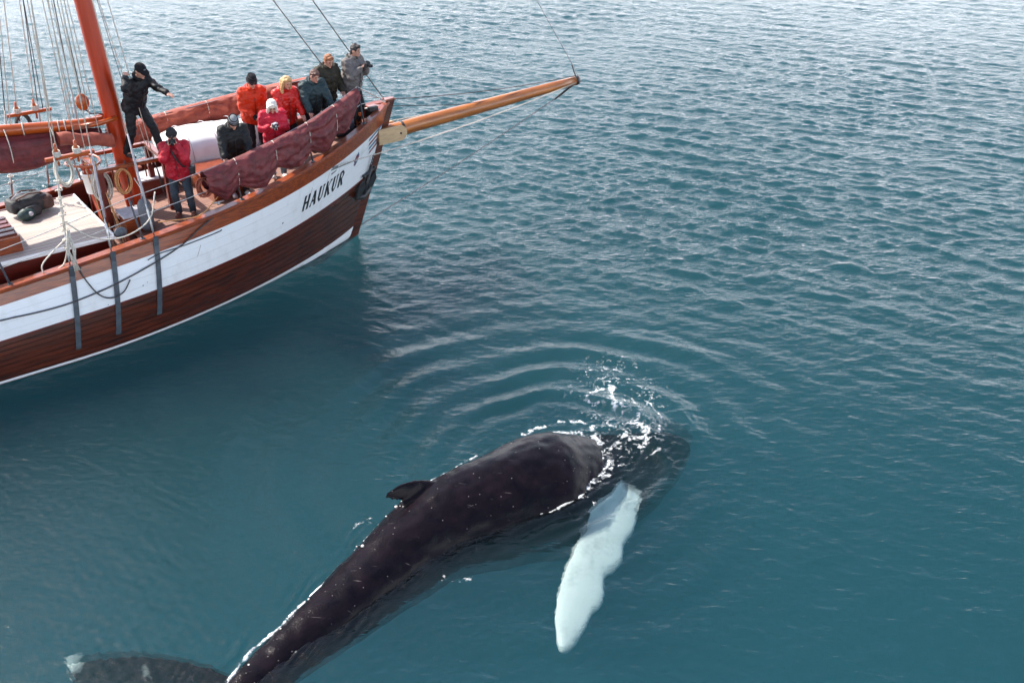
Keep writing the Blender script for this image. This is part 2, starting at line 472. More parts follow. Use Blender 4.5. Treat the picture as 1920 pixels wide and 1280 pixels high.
def build_whale():
    mb = MB()
    n = 28
    vs_, fs_ = [], []
    for (p, t, dors, lat, d, a) in WF:
        cen = p - dors * d
        for k in range(n):
            an = 2 * math.pi * k / n
            x, z = math.sin(an), math.cos(an)
            ex = 0.86 if z > 0 else 1.0                            # a slightly roof-shaped back
            xx = math.copysign(abs(x) ** (1.0 / ex), x)
            vs_.append(cen + lat * (xx * a) + dors * (z * d))
    m = len(WF)
    for i in range(m - 1):
        for k in range(n):
            fs_.append((i * n + k, (i + 1) * n + k, (i + 1) * n + (k + 1) % n, i * n + (k + 1) % n))
    fs_.append(tuple(range(n))); fs_.append(tuple((m - 1) * n + k for k in range(n - 1, -1, -1)))
    mb.add(vs_, fs_)

    def blade(sections, nrm_fn=None, n=14):
        """a fin: list of (leading point, trailing point, thickness, normal)"""
        vs_, fs_ = [], []
        for (le, te, th, nr) in sections:
            le, te, nr = Vector(le), Vector(te), Vector(nr).normalized()
            c = (le + te) / 2; h = (le - te) / 2
            for k in range(n):
                an = 2 * math.pi * k / n
                w = (1 + 0.35 * math.cos(an))
                vs_.append(c + h * math.cos(an) + nr * (th * math.sin(an) * w))
        m = len(sections)
        for i in range(m - 1):
            for k in range(n):
                fs_.append((i * n + k, i * n + (k + 1) % n, (i + 1) * n + (k + 1) % n, (i + 1) * n + k))
        fs_.append(tuple(range(n - 1, -1, -1))); fs_.append(tuple((m - 1) * n + k for k in range(n)))
        mb.add(vs_, fs_)
    # dorsal fin: low, hooked towards the tail
    i0 = min(range(m), key=lambda i: (WF[i][0] - Vector((-1.33, 11.17, .37))).length)
    p, t, dors, lat, d, a = WF[i0]
    secs = []
    for q in np.linspace(0, 1, 14):
        h = -0.10 + 0.50 * q
        le = p + t * (0.40 - 0.90 * q ** 1.35) + dors * (-0.10 + 0.40 * math.sin(q * 1.75))
        te = p + t * (-0.16 - 0.36 * q ** 1.3) + dors * (-0.10 + 0.34 * q ** 1.1)
        if q > 0.98: le = te + t * 0.02
        secs.append((le, te, 0.060 * (1 - q) ** 0.8 + 0.010, lat))
    blade(secs)
    # long white right flipper, under water, stretched back towards the camera
    root = Vector((2.13, 12.72, -0.48)); tip = Vector((0.70, 9.09, -0.58))
    ax = (tip - root)
    ln = ax.length; ax.normalize()
    side = ax.cross(Vector((0, 0, 1))).normalized()            # image left edge
    nrm = Vector((0.12, -0.25, 0.96)).normalized()
    side = (nrm.cross(ax)).normalized()
    secs = []
    for q in np.linspace(-0.10, 1, 44):
        qq = max(q, 0)
        bend = side * (0.20 * math.sin(qq * math.pi * 0.9)) * -1 + Vector((0, 0, -0.08 * math.sin(qq * math.pi)))
        c = root + ax * (q * ln) + bend
        w = 0.20 + 0.11 * min(1, qq / 0.28) + 0.05 * math.sin(qq * math.pi) - 0.06 * qq
        w *= math.sqrt(max(0.02, 1 - max(0, (qq - 0.68) / 0.325) ** 2))
        bump = (0.004 * math.sin(qq * 31) + 0.07 * mnoise.noise(Vector((qq * 11, 0, 3)))) * (1 if 0.12 < qq < 0.97 else 0)
        secs.append((c - side * (w + bump), c + side * (w + 0.08 * mnoise.noise(Vector((qq * 9, 5, 1)))), 0.085 * (1 - 0.6 * qq) + 0.012, nrm))
    blade(secs)
    # flukes, lying just under the surface
    p, t, dors, lat, d, a = WF[3]
    base = Vector((-3.48, 8.04, -0.46))
    for s, tipp in ((1, Vector((-5.72, 9.02, -0.72))), (-1, Vector((-2.35, 6.05, -0.6)))):
        secs = []
        back = -t
        for q in np.linspace(0, 1, 18):
            c0 = base.lerp(tipp, q)
            arch = 0.46 * math.sin(q * math.pi) ** 0.9
            lead = c0 + t * (0.42 * (1 - q) ** 0.8 + 0.42 * arch + 0.02) + Vector((0, 0, 0.03))
            trail = c0 + back * (0.30 * (1 - q) + 0.40 * math.sin(q * math.pi) ** 0.8 + 0.05 * math.sin(q * 40) * (1 - q))
            if q > 0.99: lead = trail + t * 0.05
            secs.append((lead, trail, 0.075 * (1 - q) + 0.014, Vector((0.05, -0.1, 1))))
        blade(secs)
    me = remesh(mb, 0.032, 3, 'body')
    # skin relief and markings
    co = np.empty(len(me.vertices) * 3, dtype=np.float32); me.vertices.foreach_get('co', co); co = co.reshape(-1, 3)
    wt = np.zeros(len(co), dtype=np.float32)
    rt, tp = np.array(root), np.array(tip)
    axn = np.array(ax)
    q = ((co - rt) @ axn) / ln
    lin = rt + np.clip(q, 0, 1)[:, None] * axn * ln
    dd = np.linalg.norm((co - lin)[:, :2], axis=1)
    wt = np.maximum(wt, ((q > 0.04) & (dd < 0.50) & (np.abs(co[:, 2] - lin[:, 2] + 0.05) < 0.26) & (co[:, 2] < -0.1)) * np.maximum(smoothstep(0.10, 0.20, q) * (((co - lin) @ np.array(side)) < 0.10), smoothstep(0.22, 0.30, q)))
    ft = 0.55 * smoothstep(0.62, 0.1, np.linalg.norm(co - np.array((-5.72, 9.02, -0.72)), axis=1))
    wt = np.maximum(wt, ft)
    wt = np.maximum(wt, 0.19 * ((co[:, 0] < -3.75) & (co[:, 2] < -0.1)))
    no_ = np.empty(len(co) * 3, dtype=np.float32); me.vertices.foreach_get('normal', no_); no_ = no_.reshape(-1, 3)
    lump = np.array([0.030 * mnoise.noise(Vector((c[0] * 1.7, c[1] * 1.7, c[2] * 2.4))) + 0.012 * mnoise.noise(Vector((c[0] * 6, c[1] * 6, c[2] * 7))) for c in co], dtype=np.float32)
    lump *= (wt < 0.05)
    co += no_ * lump[:, None]
    me.vertices.foreach_set('co', co.ravel()); me.update()
    a_ = me.attributes.new('pale', 'FLOAT', 'POINT'); a_.data.foreach_set('value', wt.astype(np.float32))
    un = smoothstep(-0.10, 0.0, co[:, 2])      # skin in water loses its shine
    a_ = me.attributes.new('dry', 'FLOAT', 'POINT'); a_.data.foreach_set('value', un.astype(np.float32))
    me.materials.append(whale_skin())
    root_o = empty('whale', (-0.5, 11.5, 0))
    tag(root_o, 'dark humpback whale surfacing with its back, hooked fin and submerged white flipper', 'whale')
    b = D.objects.new('body', me); link(b, root_o)
    b.matrix_parent_inverse = root_o.matrix_world.inverted() if False else Matrix.Translation((0.5, -11.5, 0))
    # barnacles and pale knobs on the back
    bmb = MB(); rng = random.Random(4)
    for _ in range(30):
        i = rng.randrange(12, len(WF) - 40)
        p, t, dors, lat, d, a = WF[i]
        an = rng.uniform(-0.1, 1.2)
        cen = p - dors * d
        c = cen + lat * (math.sin(an) * a * 0.985) + dors * (math.cos(an) * d * 0.985)
        if c.z < 0.03: continue
        r_ = rng.choice([0.010, 0.012, 0.014, 0.018, 0.026])
        bmb.ball(c, (r_, r_, r_ * 0.6), 7, 5)
    o = bmb.build('barnacles', pbr('barnacle', (0.55, 0.50, 0.46), 0.7, 0.3, 60), root_o)
    o.matrix_parent_inverse = Matrix.Translation((0.5, -11.5, 0)); o['kind'] = 'stuff'
    return root_o

def whale_skin():
    m, nt, out = mat_new('whale_skin')
    N = nt.nodes.new; L = nt.links.new
    tc = N('ShaderNodeTexCoord')
    b = N('ShaderNodeBsdfPrincipled')
    n1 = N('ShaderNodeTexNoise'); n1.inputs['Scale'].default_value = 3.2; n1.inputs['Detail'].default_value = 7; n1.inputs['Roughness'].default_value = 0.65
    L(tc.outputs['Object'], n1.inputs['Vector'])
    cr = N('ShaderNodeValToRGB')
    cr.color_ramp.elements[0].position = 0.35; cr.color_ramp.elements[0].color = (0.003, 0.0024, 0.004, 1)
    cr.color_ramp.elements[1].position = 0.72; cr.color_ramp.elements[1].color = (0.0105, 0.0062, 0.0088, 1)
    L(n1.outputs['Fac'], cr.inputs['Fac'])
    # scratches and pale specks
    mp = N('ShaderNodeMapping'); mp.inputs['Rotation'].default_value = (0, 0, R(35)); mp.inputs['Scale'].default_value = (1.0, 9.0, 2.0)
    L(tc.outputs['Object'], mp.inputs['Vector'])
    n2 = N('ShaderNodeTexNoise'); n2.inputs['Scale'].default_value = 2.6; n2.inputs['Detail'].default_value = 6
    L(mp.outputs[0], n2.inputs['Vector'])
    r2 = N('ShaderNodeMapRange'); r2.inputs['From Min'].default_value = 0.70; r2.inputs['From Max'].default_value = 0.80
    L(n2.outputs['Fac'], r2.inputs['Value'])
    vo = N('ShaderNodeTexVoronoi'); vo.inputs['Scale'].default_value = 9.0
    L(tc.outputs['Object'], vo.inputs['Vector'])
    r3 = N('ShaderNodeMapRange'); r3.inputs['From Min'].default_value = 0.075; r3.inputs['From Max'].default_value = 0.045
    L(vo.outputs['Distance'], r3.inputs['Value'])
    sm = N('ShaderNodeMath'); sm.operation = 'MAXIMUM'
    sc = N('ShaderNodeMath'); sc.operation = 'MULTIPLY'; sc.inputs[1].default_value = 0.35
    L(r2.outputs[0], sc.inputs[0]); L(sc.outputs[0], sm.inputs[0])
    sc3 = N('ShaderNodeMath'); sc3.operation = 'MULTIPLY'; sc3.inputs[1].default_value = 0.5
    L(r3.outputs[0], sc3.inputs[0]); L(sc3.outputs[0], sm.inputs[1])
    m1 = N('ShaderNodeMix'); m1.data_type = 'RGBA'; m1.inputs['B'].default_value = (0.34, 0.29, 0.28, 1)
    L(sm.outputs[0], m1.inputs['Factor']); L(cr.outputs[0], m1.inputs['A'])
    # white of the flipper and fluke tip, mottled at its edge
    at = N('ShaderNodeAttribute'); at.attribute_name = 'pale'
    n4 = N('ShaderNodeTexNoise'); n4.inputs['Scale'].default_value = 5.0; n4.inputs['Detail'].default_value = 5
    L(tc.outputs['Object'], n4.inputs['Vector'])
    ad = N('ShaderNodeMath'); ad.operation = 'ADD'; L(at.outputs['Fac'], ad.inputs[0]); L(n4.outputs['Fac'], ad.inputs[1])
    r4 = N('ShaderNodeMapRange'); r4.inputs['From Min'].default_value = 0.85; r4.inputs['From Max'].default_value = 1.15
    L(ad.outputs[0], r4.inputs['Value'])
    m2 = N('ShaderNodeMix'); m2.data_type = 'RGBA'; m2.inputs['B'].default_value = (0.80, 0.82, 0.78, 1)
    L(r4.outputs[0], m2.inputs['Factor']); L(m1.outputs['Result'], m2.inputs['A'])
    n6 = N('ShaderNodeTexNoise'); n6.inputs['Scale'].default_value = 2.8; n6.inputs['Detail'].default_value = 7; n6.inputs['Roughness'].default_value = 0.7
    L(tc.outputs['Object'], n6.inputs['Vector'])
    r6 = N('ShaderNodeMapRange'); r6.inputs['From Min'].default_value = 0.52; r6.inputs['From Max'].default_value = 0.78
    L(n6.outputs['Fac'], r6.inputs['Value'])
    m6 = N('ShaderNodeMix'); m6.data_type = 'RGBA'; m6.inputs['A'].default_value = (0.78, 0.84, 0.79, 1); m6.inputs['B'].default_value = (0.34, 0.40, 0.39, 1)
    L(r6.outputs[0], m6.inputs['Factor']); L(m6.outputs['Result'], m2.inputs['B'])
    L(m2.outputs['Result'], b.inputs['Base Color'])
    b.inputs['Roughness'].default_value = 0.20
    b.inputs['IOR'].default_value = 1.25
    dr = N('ShaderNodeAttribute'); dr.attribute_name = 'dry'
    d1 = N('ShaderNodeMath'); d1.operation = 'MULTIPLY'; d1.inputs[1].default_value = 0.32; L(dr.outputs['Fac'], d1.inputs[0]); L(d1.outputs[0], b.inputs['Specular IOR Level'])
    d2 = N('ShaderNodeMath'); d2.operation = 'MULTIPLY'; d2.inputs[1].default_value = 0.06; L(dr.outputs['Fac'], d2.inputs[0]); L(d2.outputs[0], b.inputs['Coat Weight'])
    b.inputs['Coat Roughness'].default_value = 0.10; b.inputs['Coat IOR'].default_value = 1.33
    n5 = N('ShaderNodeTexNoise'); n5.inputs['Scale'].default_value = 48; n5.inputs['Detail'].default_value = 5
    L(tc.outputs['Object'], n5.inputs['Vector'])
    bp = N('ShaderNodeBump'); bp.inputs['Strength'].default_value = 0.45; bp.inputs['Distance'].default_value = 0.012
    L(n5.outputs['Fac'], bp.inputs['Height']); L(bp.outputs[0], b.inputs['Normal'])
    L(b.outputs[0], out.inputs['Surface'])
    return m
build_whale()

# ------------------------------------------------------------------ foam and bubbles round the whale, plus its painted bright rim
def vnoise(x, y, seed):
    rng = np.random.default_rng(seed)
    T = rng.random((256, 256))
    xi = np.floor(x).astype(int); yi = np.floor(y).astype(int)
    fx = x - xi; fy = y - yi
    fx = fx * fx * (3 - 2 * fx); fy = fy * fy * (3 - 2 * fy)
    g = lambda i, k: T[i % 256, k % 256]
    return (g(xi, yi) * (1 - fx) + g(xi + 1, yi) * fx) * (1 - fy) + (g(xi, yi + 1) * (1 - fx) + g(xi + 1, yi + 1) * fx) * fy

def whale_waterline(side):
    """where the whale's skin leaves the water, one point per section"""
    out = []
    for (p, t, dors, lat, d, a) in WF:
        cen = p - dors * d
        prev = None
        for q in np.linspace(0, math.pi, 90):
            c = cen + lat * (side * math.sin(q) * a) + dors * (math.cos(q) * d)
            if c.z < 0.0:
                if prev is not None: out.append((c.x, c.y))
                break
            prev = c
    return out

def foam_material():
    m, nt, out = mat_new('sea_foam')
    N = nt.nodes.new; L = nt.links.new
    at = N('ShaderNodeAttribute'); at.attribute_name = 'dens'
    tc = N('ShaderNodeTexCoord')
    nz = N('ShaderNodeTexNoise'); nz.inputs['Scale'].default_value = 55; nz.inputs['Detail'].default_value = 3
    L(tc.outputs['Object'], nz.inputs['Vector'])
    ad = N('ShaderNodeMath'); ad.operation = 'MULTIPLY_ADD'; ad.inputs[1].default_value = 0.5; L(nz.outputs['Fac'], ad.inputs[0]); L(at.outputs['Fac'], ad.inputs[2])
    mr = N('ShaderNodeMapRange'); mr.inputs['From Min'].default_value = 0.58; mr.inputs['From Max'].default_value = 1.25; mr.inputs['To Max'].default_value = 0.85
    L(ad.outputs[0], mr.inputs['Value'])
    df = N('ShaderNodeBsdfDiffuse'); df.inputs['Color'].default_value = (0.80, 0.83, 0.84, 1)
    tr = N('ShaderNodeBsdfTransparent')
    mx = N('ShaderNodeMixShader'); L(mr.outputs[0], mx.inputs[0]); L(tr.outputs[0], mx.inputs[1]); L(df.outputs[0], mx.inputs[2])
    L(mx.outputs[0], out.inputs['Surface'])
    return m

def build_foam():
    c = 0.009
    xs = np.arange(-4.2, 3.6, c); ys = np.arange(7.4, 15.6, c)
    X, Y = np.meshgrid(xs, ys)
    Dn = np.zeros_like(X)
    def path(pts, w, strength):
        nonlocal Dn
        pts = np.array(pts, float)
        x0, x1 = pts[:, 0].min() - 3 * w, pts[:, 0].max() + 3 * w
        y0, y1 = pts[:, 1].min() - 3 * w, pts[:, 1].max() + 3 * w
        ix = np.where((xs >= x0) & (xs <= x1))[0]; iy = np.where((ys >= y0) & (ys <= y1))[0]
        if len(ix) == 0 or len(iy) == 0: return
        sl = np.ix_(iy, ix)
        x, y = X[sl], Y[sl]
        best = np.full(x.shape, 1e9)
        for a, b in zip(pts[:-1], pts[1:]):
            ab = b - a
            t = np.clip(((x - a[0]) * ab[0] + (y - a[1]) * ab[1]) / (ab @ ab + 1e-12), 0, 1)
            best = np.minimum(best, (x - a[0] - ab[0] * t) ** 2 + (y - a[1] - ab[1] * t) ** 2)
        Dn[sl] = np.maximum(Dn[sl], strength * np.exp(-best / (w * w)))
    def blob(cx, cy, rx, ry, strength):
        nonlocal Dn
        Dn = np.maximum(Dn, strength * np.exp(-(((X - cx) / rx) ** 2 + ((Y - cy) / ry) ** 2) ** 1.5))
    for pts, w, st in FOAM_AND_RIM_PATHS:
        path(pts, w, st)
    for b in FOAM_BLOBS:
        blob(*b)
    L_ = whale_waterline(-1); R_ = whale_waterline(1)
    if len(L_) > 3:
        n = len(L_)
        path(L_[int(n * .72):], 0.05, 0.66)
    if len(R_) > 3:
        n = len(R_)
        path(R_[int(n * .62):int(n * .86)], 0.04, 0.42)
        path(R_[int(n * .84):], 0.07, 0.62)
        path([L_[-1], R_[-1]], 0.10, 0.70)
    n = 0.34 * vnoise(X * 10 + 3, Y * 10, 1) + 0.38 * vnoise(X * 27, Y * 27 + 5, 2) + 0.28 * vnoise(X * 55, Y * 55, 3)
    rid = np.abs(vnoise(X * 8 + 40 + 2 * n, Y * 8 + 11, 5) - 0.5)          # lacy strands
    lace = smoothstep(0.11, 0.02, rid)
    val = Dn * (0.70 + 0.55 * lace) + (n - 0.5) * 1.35
    keep = (val > 0.30) & (Dn > 0.10)
    # cells to quads, corners shared
    iy, ix = np.where(keep[:-1, :-1])
    nx = len(xs)
    q = np.stack([iy * nx + ix, iy * nx + ix + 1, (iy + 1) * nx + ix + 1, (iy + 1) * nx + ix], -1)
    used, inv = np.unique(q.ravel(), return_inverse=True)
    q = inv.reshape(-1, 4)
    vx, vy = X.ravel()[used], Y.ravel()[used]
    jit = c * 0.45
    rng = np.random.default_rng(8)
    vx = vx + rng.uniform(-jit, jit, len(vx)); vy = vy + rng.uniform(-jit, jit, len(vy))
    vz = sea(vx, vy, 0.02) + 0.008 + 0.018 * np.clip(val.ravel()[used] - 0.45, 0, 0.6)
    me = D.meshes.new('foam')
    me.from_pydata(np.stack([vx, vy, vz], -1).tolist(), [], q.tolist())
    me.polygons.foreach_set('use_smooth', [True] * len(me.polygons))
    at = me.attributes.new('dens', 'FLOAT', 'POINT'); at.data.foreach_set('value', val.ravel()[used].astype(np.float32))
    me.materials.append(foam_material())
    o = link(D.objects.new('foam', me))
    tag(o, 'white foam and bubbles swirling where the whale goes under, with strips painting its bright wet rim', 'foam', kind='stuff')
    return o
FOAM_AND_RIM_PATHS = [([(2.054, 14.43), (2.324, 14.017), (2.442, 13.544), (2.341, 13.094), (2.137, 12.805)], 0.03, 0.5), ([(1.119, 14.861), (1.415, 15.092), (1.796, 15.128), (2.155, 14.949)], 0.04, 0.4), ([(1.457, 12.188), (1.756, 12.348), (2.099, 12.484), (2.328, 12.664)], 0.03, 0.55), ([(1.287, 13.242), (1.346, 12.876), (1.299, 12.457), (1.169, 12.122), (0.914, 11.862)], 0.07, 0.75), ([(-3.33, 8.132), (-3.16, 8.619), (-2.907, 8.964), (-2.712, 9.335), (-2.499, 9.687), (-2.17, 10.317), (-1.813, 11.013), (-1.632, 11.33)], 0.024, 0.95), ([(-1.271, 11.862), (-0.97, 12.161), (-0.497, 12.595)], 0.020, 0.75), ([(1.744, 14.532), (1.509, 14.464), (1.295, 14.263), (1.232, 14.131), (1.357, 13.985), (1.521, 14.034)], 0.045, 0.8), ([(1.701, 14.566), (1.684, 14.263), (1.698, 14.017), (1.702, 13.857)], 0.07, 0.8), ([(1.702, 13.857), (1.822, 13.905), (1.872, 13.778), (1.749, 13.591)], 0.06, 0.72), ([(2.028, 14.18), (2.119, 13.778), (2.05, 13.468), (1.982, 13.316)], 0.06, 0.62), ([(2.025, 13.316), (2.176, 13.138), (2.069, 12.948), (1.851, 12.876)], 0.08, 0.74), ([(1.873, 13.094), (1.683, 12.876), (1.497, 12.664), (1.356, 12.457)], 0.07, 0.62), ([(1.923, 12.763), (2.042, 12.706), (2.145, 12.876)], 0.05, 0.72), ([(0.921, 11.991), (1.073, 11.862), (1.236, 11.927), (1.446, 12.056)], 0.07, 0.6), ([(1.465, 13.316), (1.65, 13.468), (1.852, 13.316), (1.982, 13.316)], 0.05, 0.48), ([(0.442, 11.463), (0.193, 11.366), (-0.077, 11.223), (-0.415, 11.013)], 0.06, 0.52), ([(0.171, 13.138), (0.431, 13.316), (0.782, 13.468), (1.129, 13.468), (1.292, 13.316)], 0.05, 0.6), ([(-2.039, 11.013), (-2.213, 10.898)], 0.06, 0.5), ([(-0.913, 9.865), (-0.77, 9.805), (-0.561, 9.835)], 0.05, 0.42), ([(0.705, 11.611), (1.014, 11.549), (1.162, 11.427)], 0.06, 0.46)]  # thin left-side strips paint the whale's bright wet rim in foam white
FOAM_BLOBS = [(1.73, 14.38, 1.0, 1.3, 0.259), (1.9, 13.35, 0.6, 0.8, 0.288), (1.4, 12.48, 0.5, 0.45, 0.302), (1.6, 14.98, 0.6, 0.6, 0.238)]
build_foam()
# ------------------------------------------------------------------ the ship
SHIP_POS = (-2.70, 21.65, 0.0)
SHIP_RZ = R(36.9)
M_SHIP = Matrix.Translation(SHIP_POS) @ Matrix.Rotation(SHIP_RZ, 4, 'Z')
def W(x, y, z):
    """ship coordinates (x forward from the stem head, y to port, z up from the water) to world"""
    return M_SHIP @ Vector((x, y, z))
def zsheer(x):
    return 1.441 + 1.414 * max(0.0, 1 + x / 14.14) ** 2
def taper(l):
    return 1.0 if l < 8.5 else 1 - 0.55 * ((l - 8.5) / 7.0) ** 2
def hull(l, t, off=0.0, side=-1):
    xs = -1.144 * min(t, 1) - max(0, t - 1) * 1.6
    x = xs - l
    b0 = 1.885 * (1 - max(0, 1 - l / 5.94) ** 2.41); b1 = 1.945 * (1 - max(0, 1 - l / 6.736) ** 1.76)
    tt = min(t, 1)
    b = b0 + (b1 - b0) * tt + 0.10 * math.sin(math.pi * tt) * min(1, l / 3)
    if t > 1: b *= 1 - 0.75 * ((t - 1) / 0.6) ** 0.9
    b *= taper(l)
    z = zsheer(x) * (1 - t) if t <= 1 else -(t - 1) * 0.75
    return Vector((x, side * (b + off), z))
def beam(x):
    """half width of the deck at rail height"""
    return abs(hull(max(0, -x), 0).y)
LS = [15.0 * (k / 60.0) ** 1.5 for k in range(61)]

WOOD = pbr('varnished_wood', (0.32, 0.062, 0.009), 0.32, col2=(0.13, 0.020, 0.005), scale=3.5, stretch=(1, 9, 9), bump=0.12, bscale=14, coat=0.6)
WOODR = pbr('red_brown_wood', (0.15, 0.012, 0.005), 0.38, col2=(0.06, 0.007, 0.004), scale=3.0, stretch=(1, 8, 8), bump=0.12, bscale=14, coat=0.4)
SPAR = pbr('orange_varnished_spar', (0.46, 0.085, 0.006), 0.30, col2=(0.32, 0.048, 0.004), scale=4.0, stretch=(0.5, 8, 8), bump=0.08, bscale=12, coat=0.35)
SPRIT = pbr('weathered_varnished_spar', (0.46, 0.15, 0.028), 0.34, col2=(0.17, 0.045, 0.012), scale=2.2, stretch=(0.6, 10, 10), bump=0.12, bscale=12, coat=0.5, mixlo=0.4, mixhi=0.75)
MASTM = pbr('red_varnished_mast', (0.46, 0.040, 0.004), 0.30, col2=(0.36, 0.026, 0.003), scale=2.0, stretch=(8, 8, 0.5), bump=0.06, bscale=10, coat=0.35)
PLANK = pbr('dark_oiled_planks', (0.130, 0.024, 0.008), 0.30, col2=(0.020, 0.006, 0.004), scale=2.4, stretch=(0.55, 3, 7), bump=0.25, bscale=16, coat=0.55, mixlo=0.30, mixhi=0.70)
PAINT = pbr('white_topside_paint', (0.82, 0.83, 0.84), 0.36, col2=(0.66, 0.65, 0.62), scale=3.0, stretch=(1.6, 1.6, 0.7), bump=0.06, bscale=5, coat=0.1, mixlo=0.52, mixhi=0.95)
SEAM = pbr('dark_seam_compound', (0.022, 0.010, 0.008), 0.7, var=0.2, scale=10)
ANTIF = pbr('bottom_paint', (0.010, 0.030, 0.030), 0.6, var=0.3, scale=6)
BLACK = pbr('black_iron', (0.018, 0.019, 0.021), 0.5, var=0.35, scale=14, bump=0.25, bscale=30)
STEEL = pbr('dull_steel', (0.42, 0.43, 0.44), 0.38, var=0.25, scale=12, metal=0.9)
GALV = pbr('grey_painted_iron', (0.075, 0.095, 0.115), 0.5, col2=(0.045, 0.050, 0.060), scale=9, bump=0.2, bscale=25)
ROPE = pbr('pale_rope', (0.60, 0.55, 0.47), 0.85, var=0.2, scale=40, bump=0.4, bscale=120)
ROPEO = pbr('tan_rope', (0.55, 0.27, 0.11), 0.85, var=0.25, scale=40, bump=0.4, bscale=120)
ROPED = pbr('dark_rope', (0.06, 0.055, 0.055), 0.85, var=0.3, scale=40, bump=0.4, bscale=120)
WIRE = pbr('wire_rope', (0.11, 0.10, 0.10), 0.5, var=0.3, scale=60, metal=0.4)
SAIL = pbr('burgundy_sailcloth', (0.170, 0.022, 0.022), 0.60, col2=(0.080, 0.011, 0.014), scale=6, bump=0.7, bscale=16, sheen=0.0)
SAILO = pbr('sunlit_red_sailcloth', (0.34, 0.075, 0.040), 0.78, col2=(0.22, 0.042, 0.026), scale=6, bump=0.3, bscale=22, sheen=0.1)  # burgundy sailcloth again, with the sunlit tone put into the colour
WHITE = pbr('white_gelcoat', (0.80, 0.79, 0.77), 0.45, var=0.05, scale=4, bump=0.06, bscale=8)
CANVAS = pbr('grey_canvas', (0.42, 0.40, 0.42), 0.85, var=0.12, scale=12, bump=0.2, bscale=40)
PLY = pbr('plywood_pad', (0.52, 0.36, 0.20), 0.6, var=0.12, scale=6, stretch=(1, 1, 4), bump=0.08, bscale=20)
GREY = pbr('grey_rubber', (0.115, 0.125, 0.14), 0.6, var=0.2, scale=9, bump=0.15, bscale=30)
REDP = pbr('red_paint', (0.30, 0.022, 0.014), 0.42, var=0.2, scale=8)

def deck_material(name, axis_w, c1, c2, seam):
    """sawn planks laid fore and aft with dark caulked seams"""
    m, nt, out = mat_new(name)
    N = nt.nodes.new; L = nt.links.new
    tc = N('ShaderNodeTexCoord'); sp = N('ShaderNodeSeparateXYZ'); L(tc.outputs['Object'], sp.inputs[0])
    mu = N('ShaderNodeMath'); mu.operation = 'MULTIPLY'; mu.inputs[1].default_value = 1.0 / axis_w; L(sp.outputs['Y'], mu.inputs[0])
    fr = N('ShaderNodeMath'); fr.operation = 'FRACT'; L(mu.outputs[0], fr.inputs[0])
    fl = N('ShaderNodeMath'); fl.operation = 'FLOOR'; L(mu.outputs[0], fl.inputs[0])
    wn_ = N('ShaderNodeTexWhiteNoise'); wn_.noise_dimensions = '1D'; L(fl.outputs[0], wn_.inputs['W'])
    nz = N('ShaderNodeTexNoise'); nz.inputs['Scale'].default_value = 3; nz.inputs['Detail'].default_value = 6
    mp = N('ShaderNodeMapping'); mp.inputs['Scale'].default_value = (1, 14, 1); L(tc.outputs['Object'], mp.inputs[0]); L(mp.outputs[0], nz.inputs['Vector'])
    ad = N('ShaderNodeMath'); ad.operation = 'MULTIPLY_ADD'; ad.inputs[1].default_value = 0.6; L(wn_.outputs['Value'], ad.inputs[0]); L(nz.outputs['Fac'], ad.inputs[2])
    mr = N('ShaderNodeMapRange'); mr.inputs['From Min'].default_value = 0.4; mr.inputs['From Max'].default_value = 1.1; L(ad.outputs[0], mr.inputs['Value'])
    mx = N('ShaderNodeMix'); mx.data_type = 'RGBA'; mx.inputs['A'].default_value = (*c1, 1); mx.inputs['B'].default_value = (*c2, 1); L(mr.outputs[0], mx.inputs['Factor'])
    gt = N('ShaderNodeMath'); gt.operation = 'LESS_THAN'; gt.inputs[1].default_value = 0.13; L(fr.outputs[0], gt.inputs[0])
    m2 = N('ShaderNodeMix'); m2.data_type = 'RGBA'; m2.inputs['B'].default_value = (*seam, 1); L(gt.outputs[0], m2.inputs['Factor']); L(mx.outputs['Result'], m2.inputs['A'])
    b = N('ShaderNodeBsdfPrincipled'); b.inputs['Roughness'].default_value = 0.65; L(m2.outputs['Result'], b.inputs['Base Color'])
    bp = N('ShaderNodeBump'); bp.inputs['Strength'].default_value = 0.5; bp.inputs['Distance'].default_value = 0.004; bp.invert = True
    L(gt.outputs[0], bp.inputs['Height']); L(bp.outputs[0], b.inputs['Normal'])
    L(b.outputs[0], out.inputs['Surface'])
    return m
TEAK = deck_material('weathered_teak_deck', 0.062, (0.46, 0.39, 0.34), (0.33, 0.27, 0.24), (0.09, 0.075, 0.07))
DECKR = deck_material('oiled_red_deck', 0.095, (0.26, 0.125, 0.085), (0.17, 0.075, 0.052), (0.06, 0.03, 0.025))

ship = empty('sailing_ship', SHIP_POS, SHIP_RZ)
tag(ship, 'two-tone wooden sailing ship lettered HAUKUR, white band over dark planks, long bowsprit', 'ship')

def grid_obj(name, rows, mat, parent, closed=False, smooth=True, flip=False):
    nr, nc = len(rows), len(rows[0])
    vs_ = [p for r_ in rows for p in r_]
    fs_ = []
    for i in range(nr - 1):
        for k in range(nc - (0 if closed else 1)):
            q = (i * nc + k, i * nc + (k + 1) % nc, (i + 1) * nc + (k + 1) % nc, (i + 1) * nc + k)
            fs_.append(q[::-1] if flip else q)
    o = mesh_obj(name, vs_, fs_, mat, parent, smooth)
    if smooth and not closed: o.data.set_sharp_from_angle(angle=R(38))
    return o

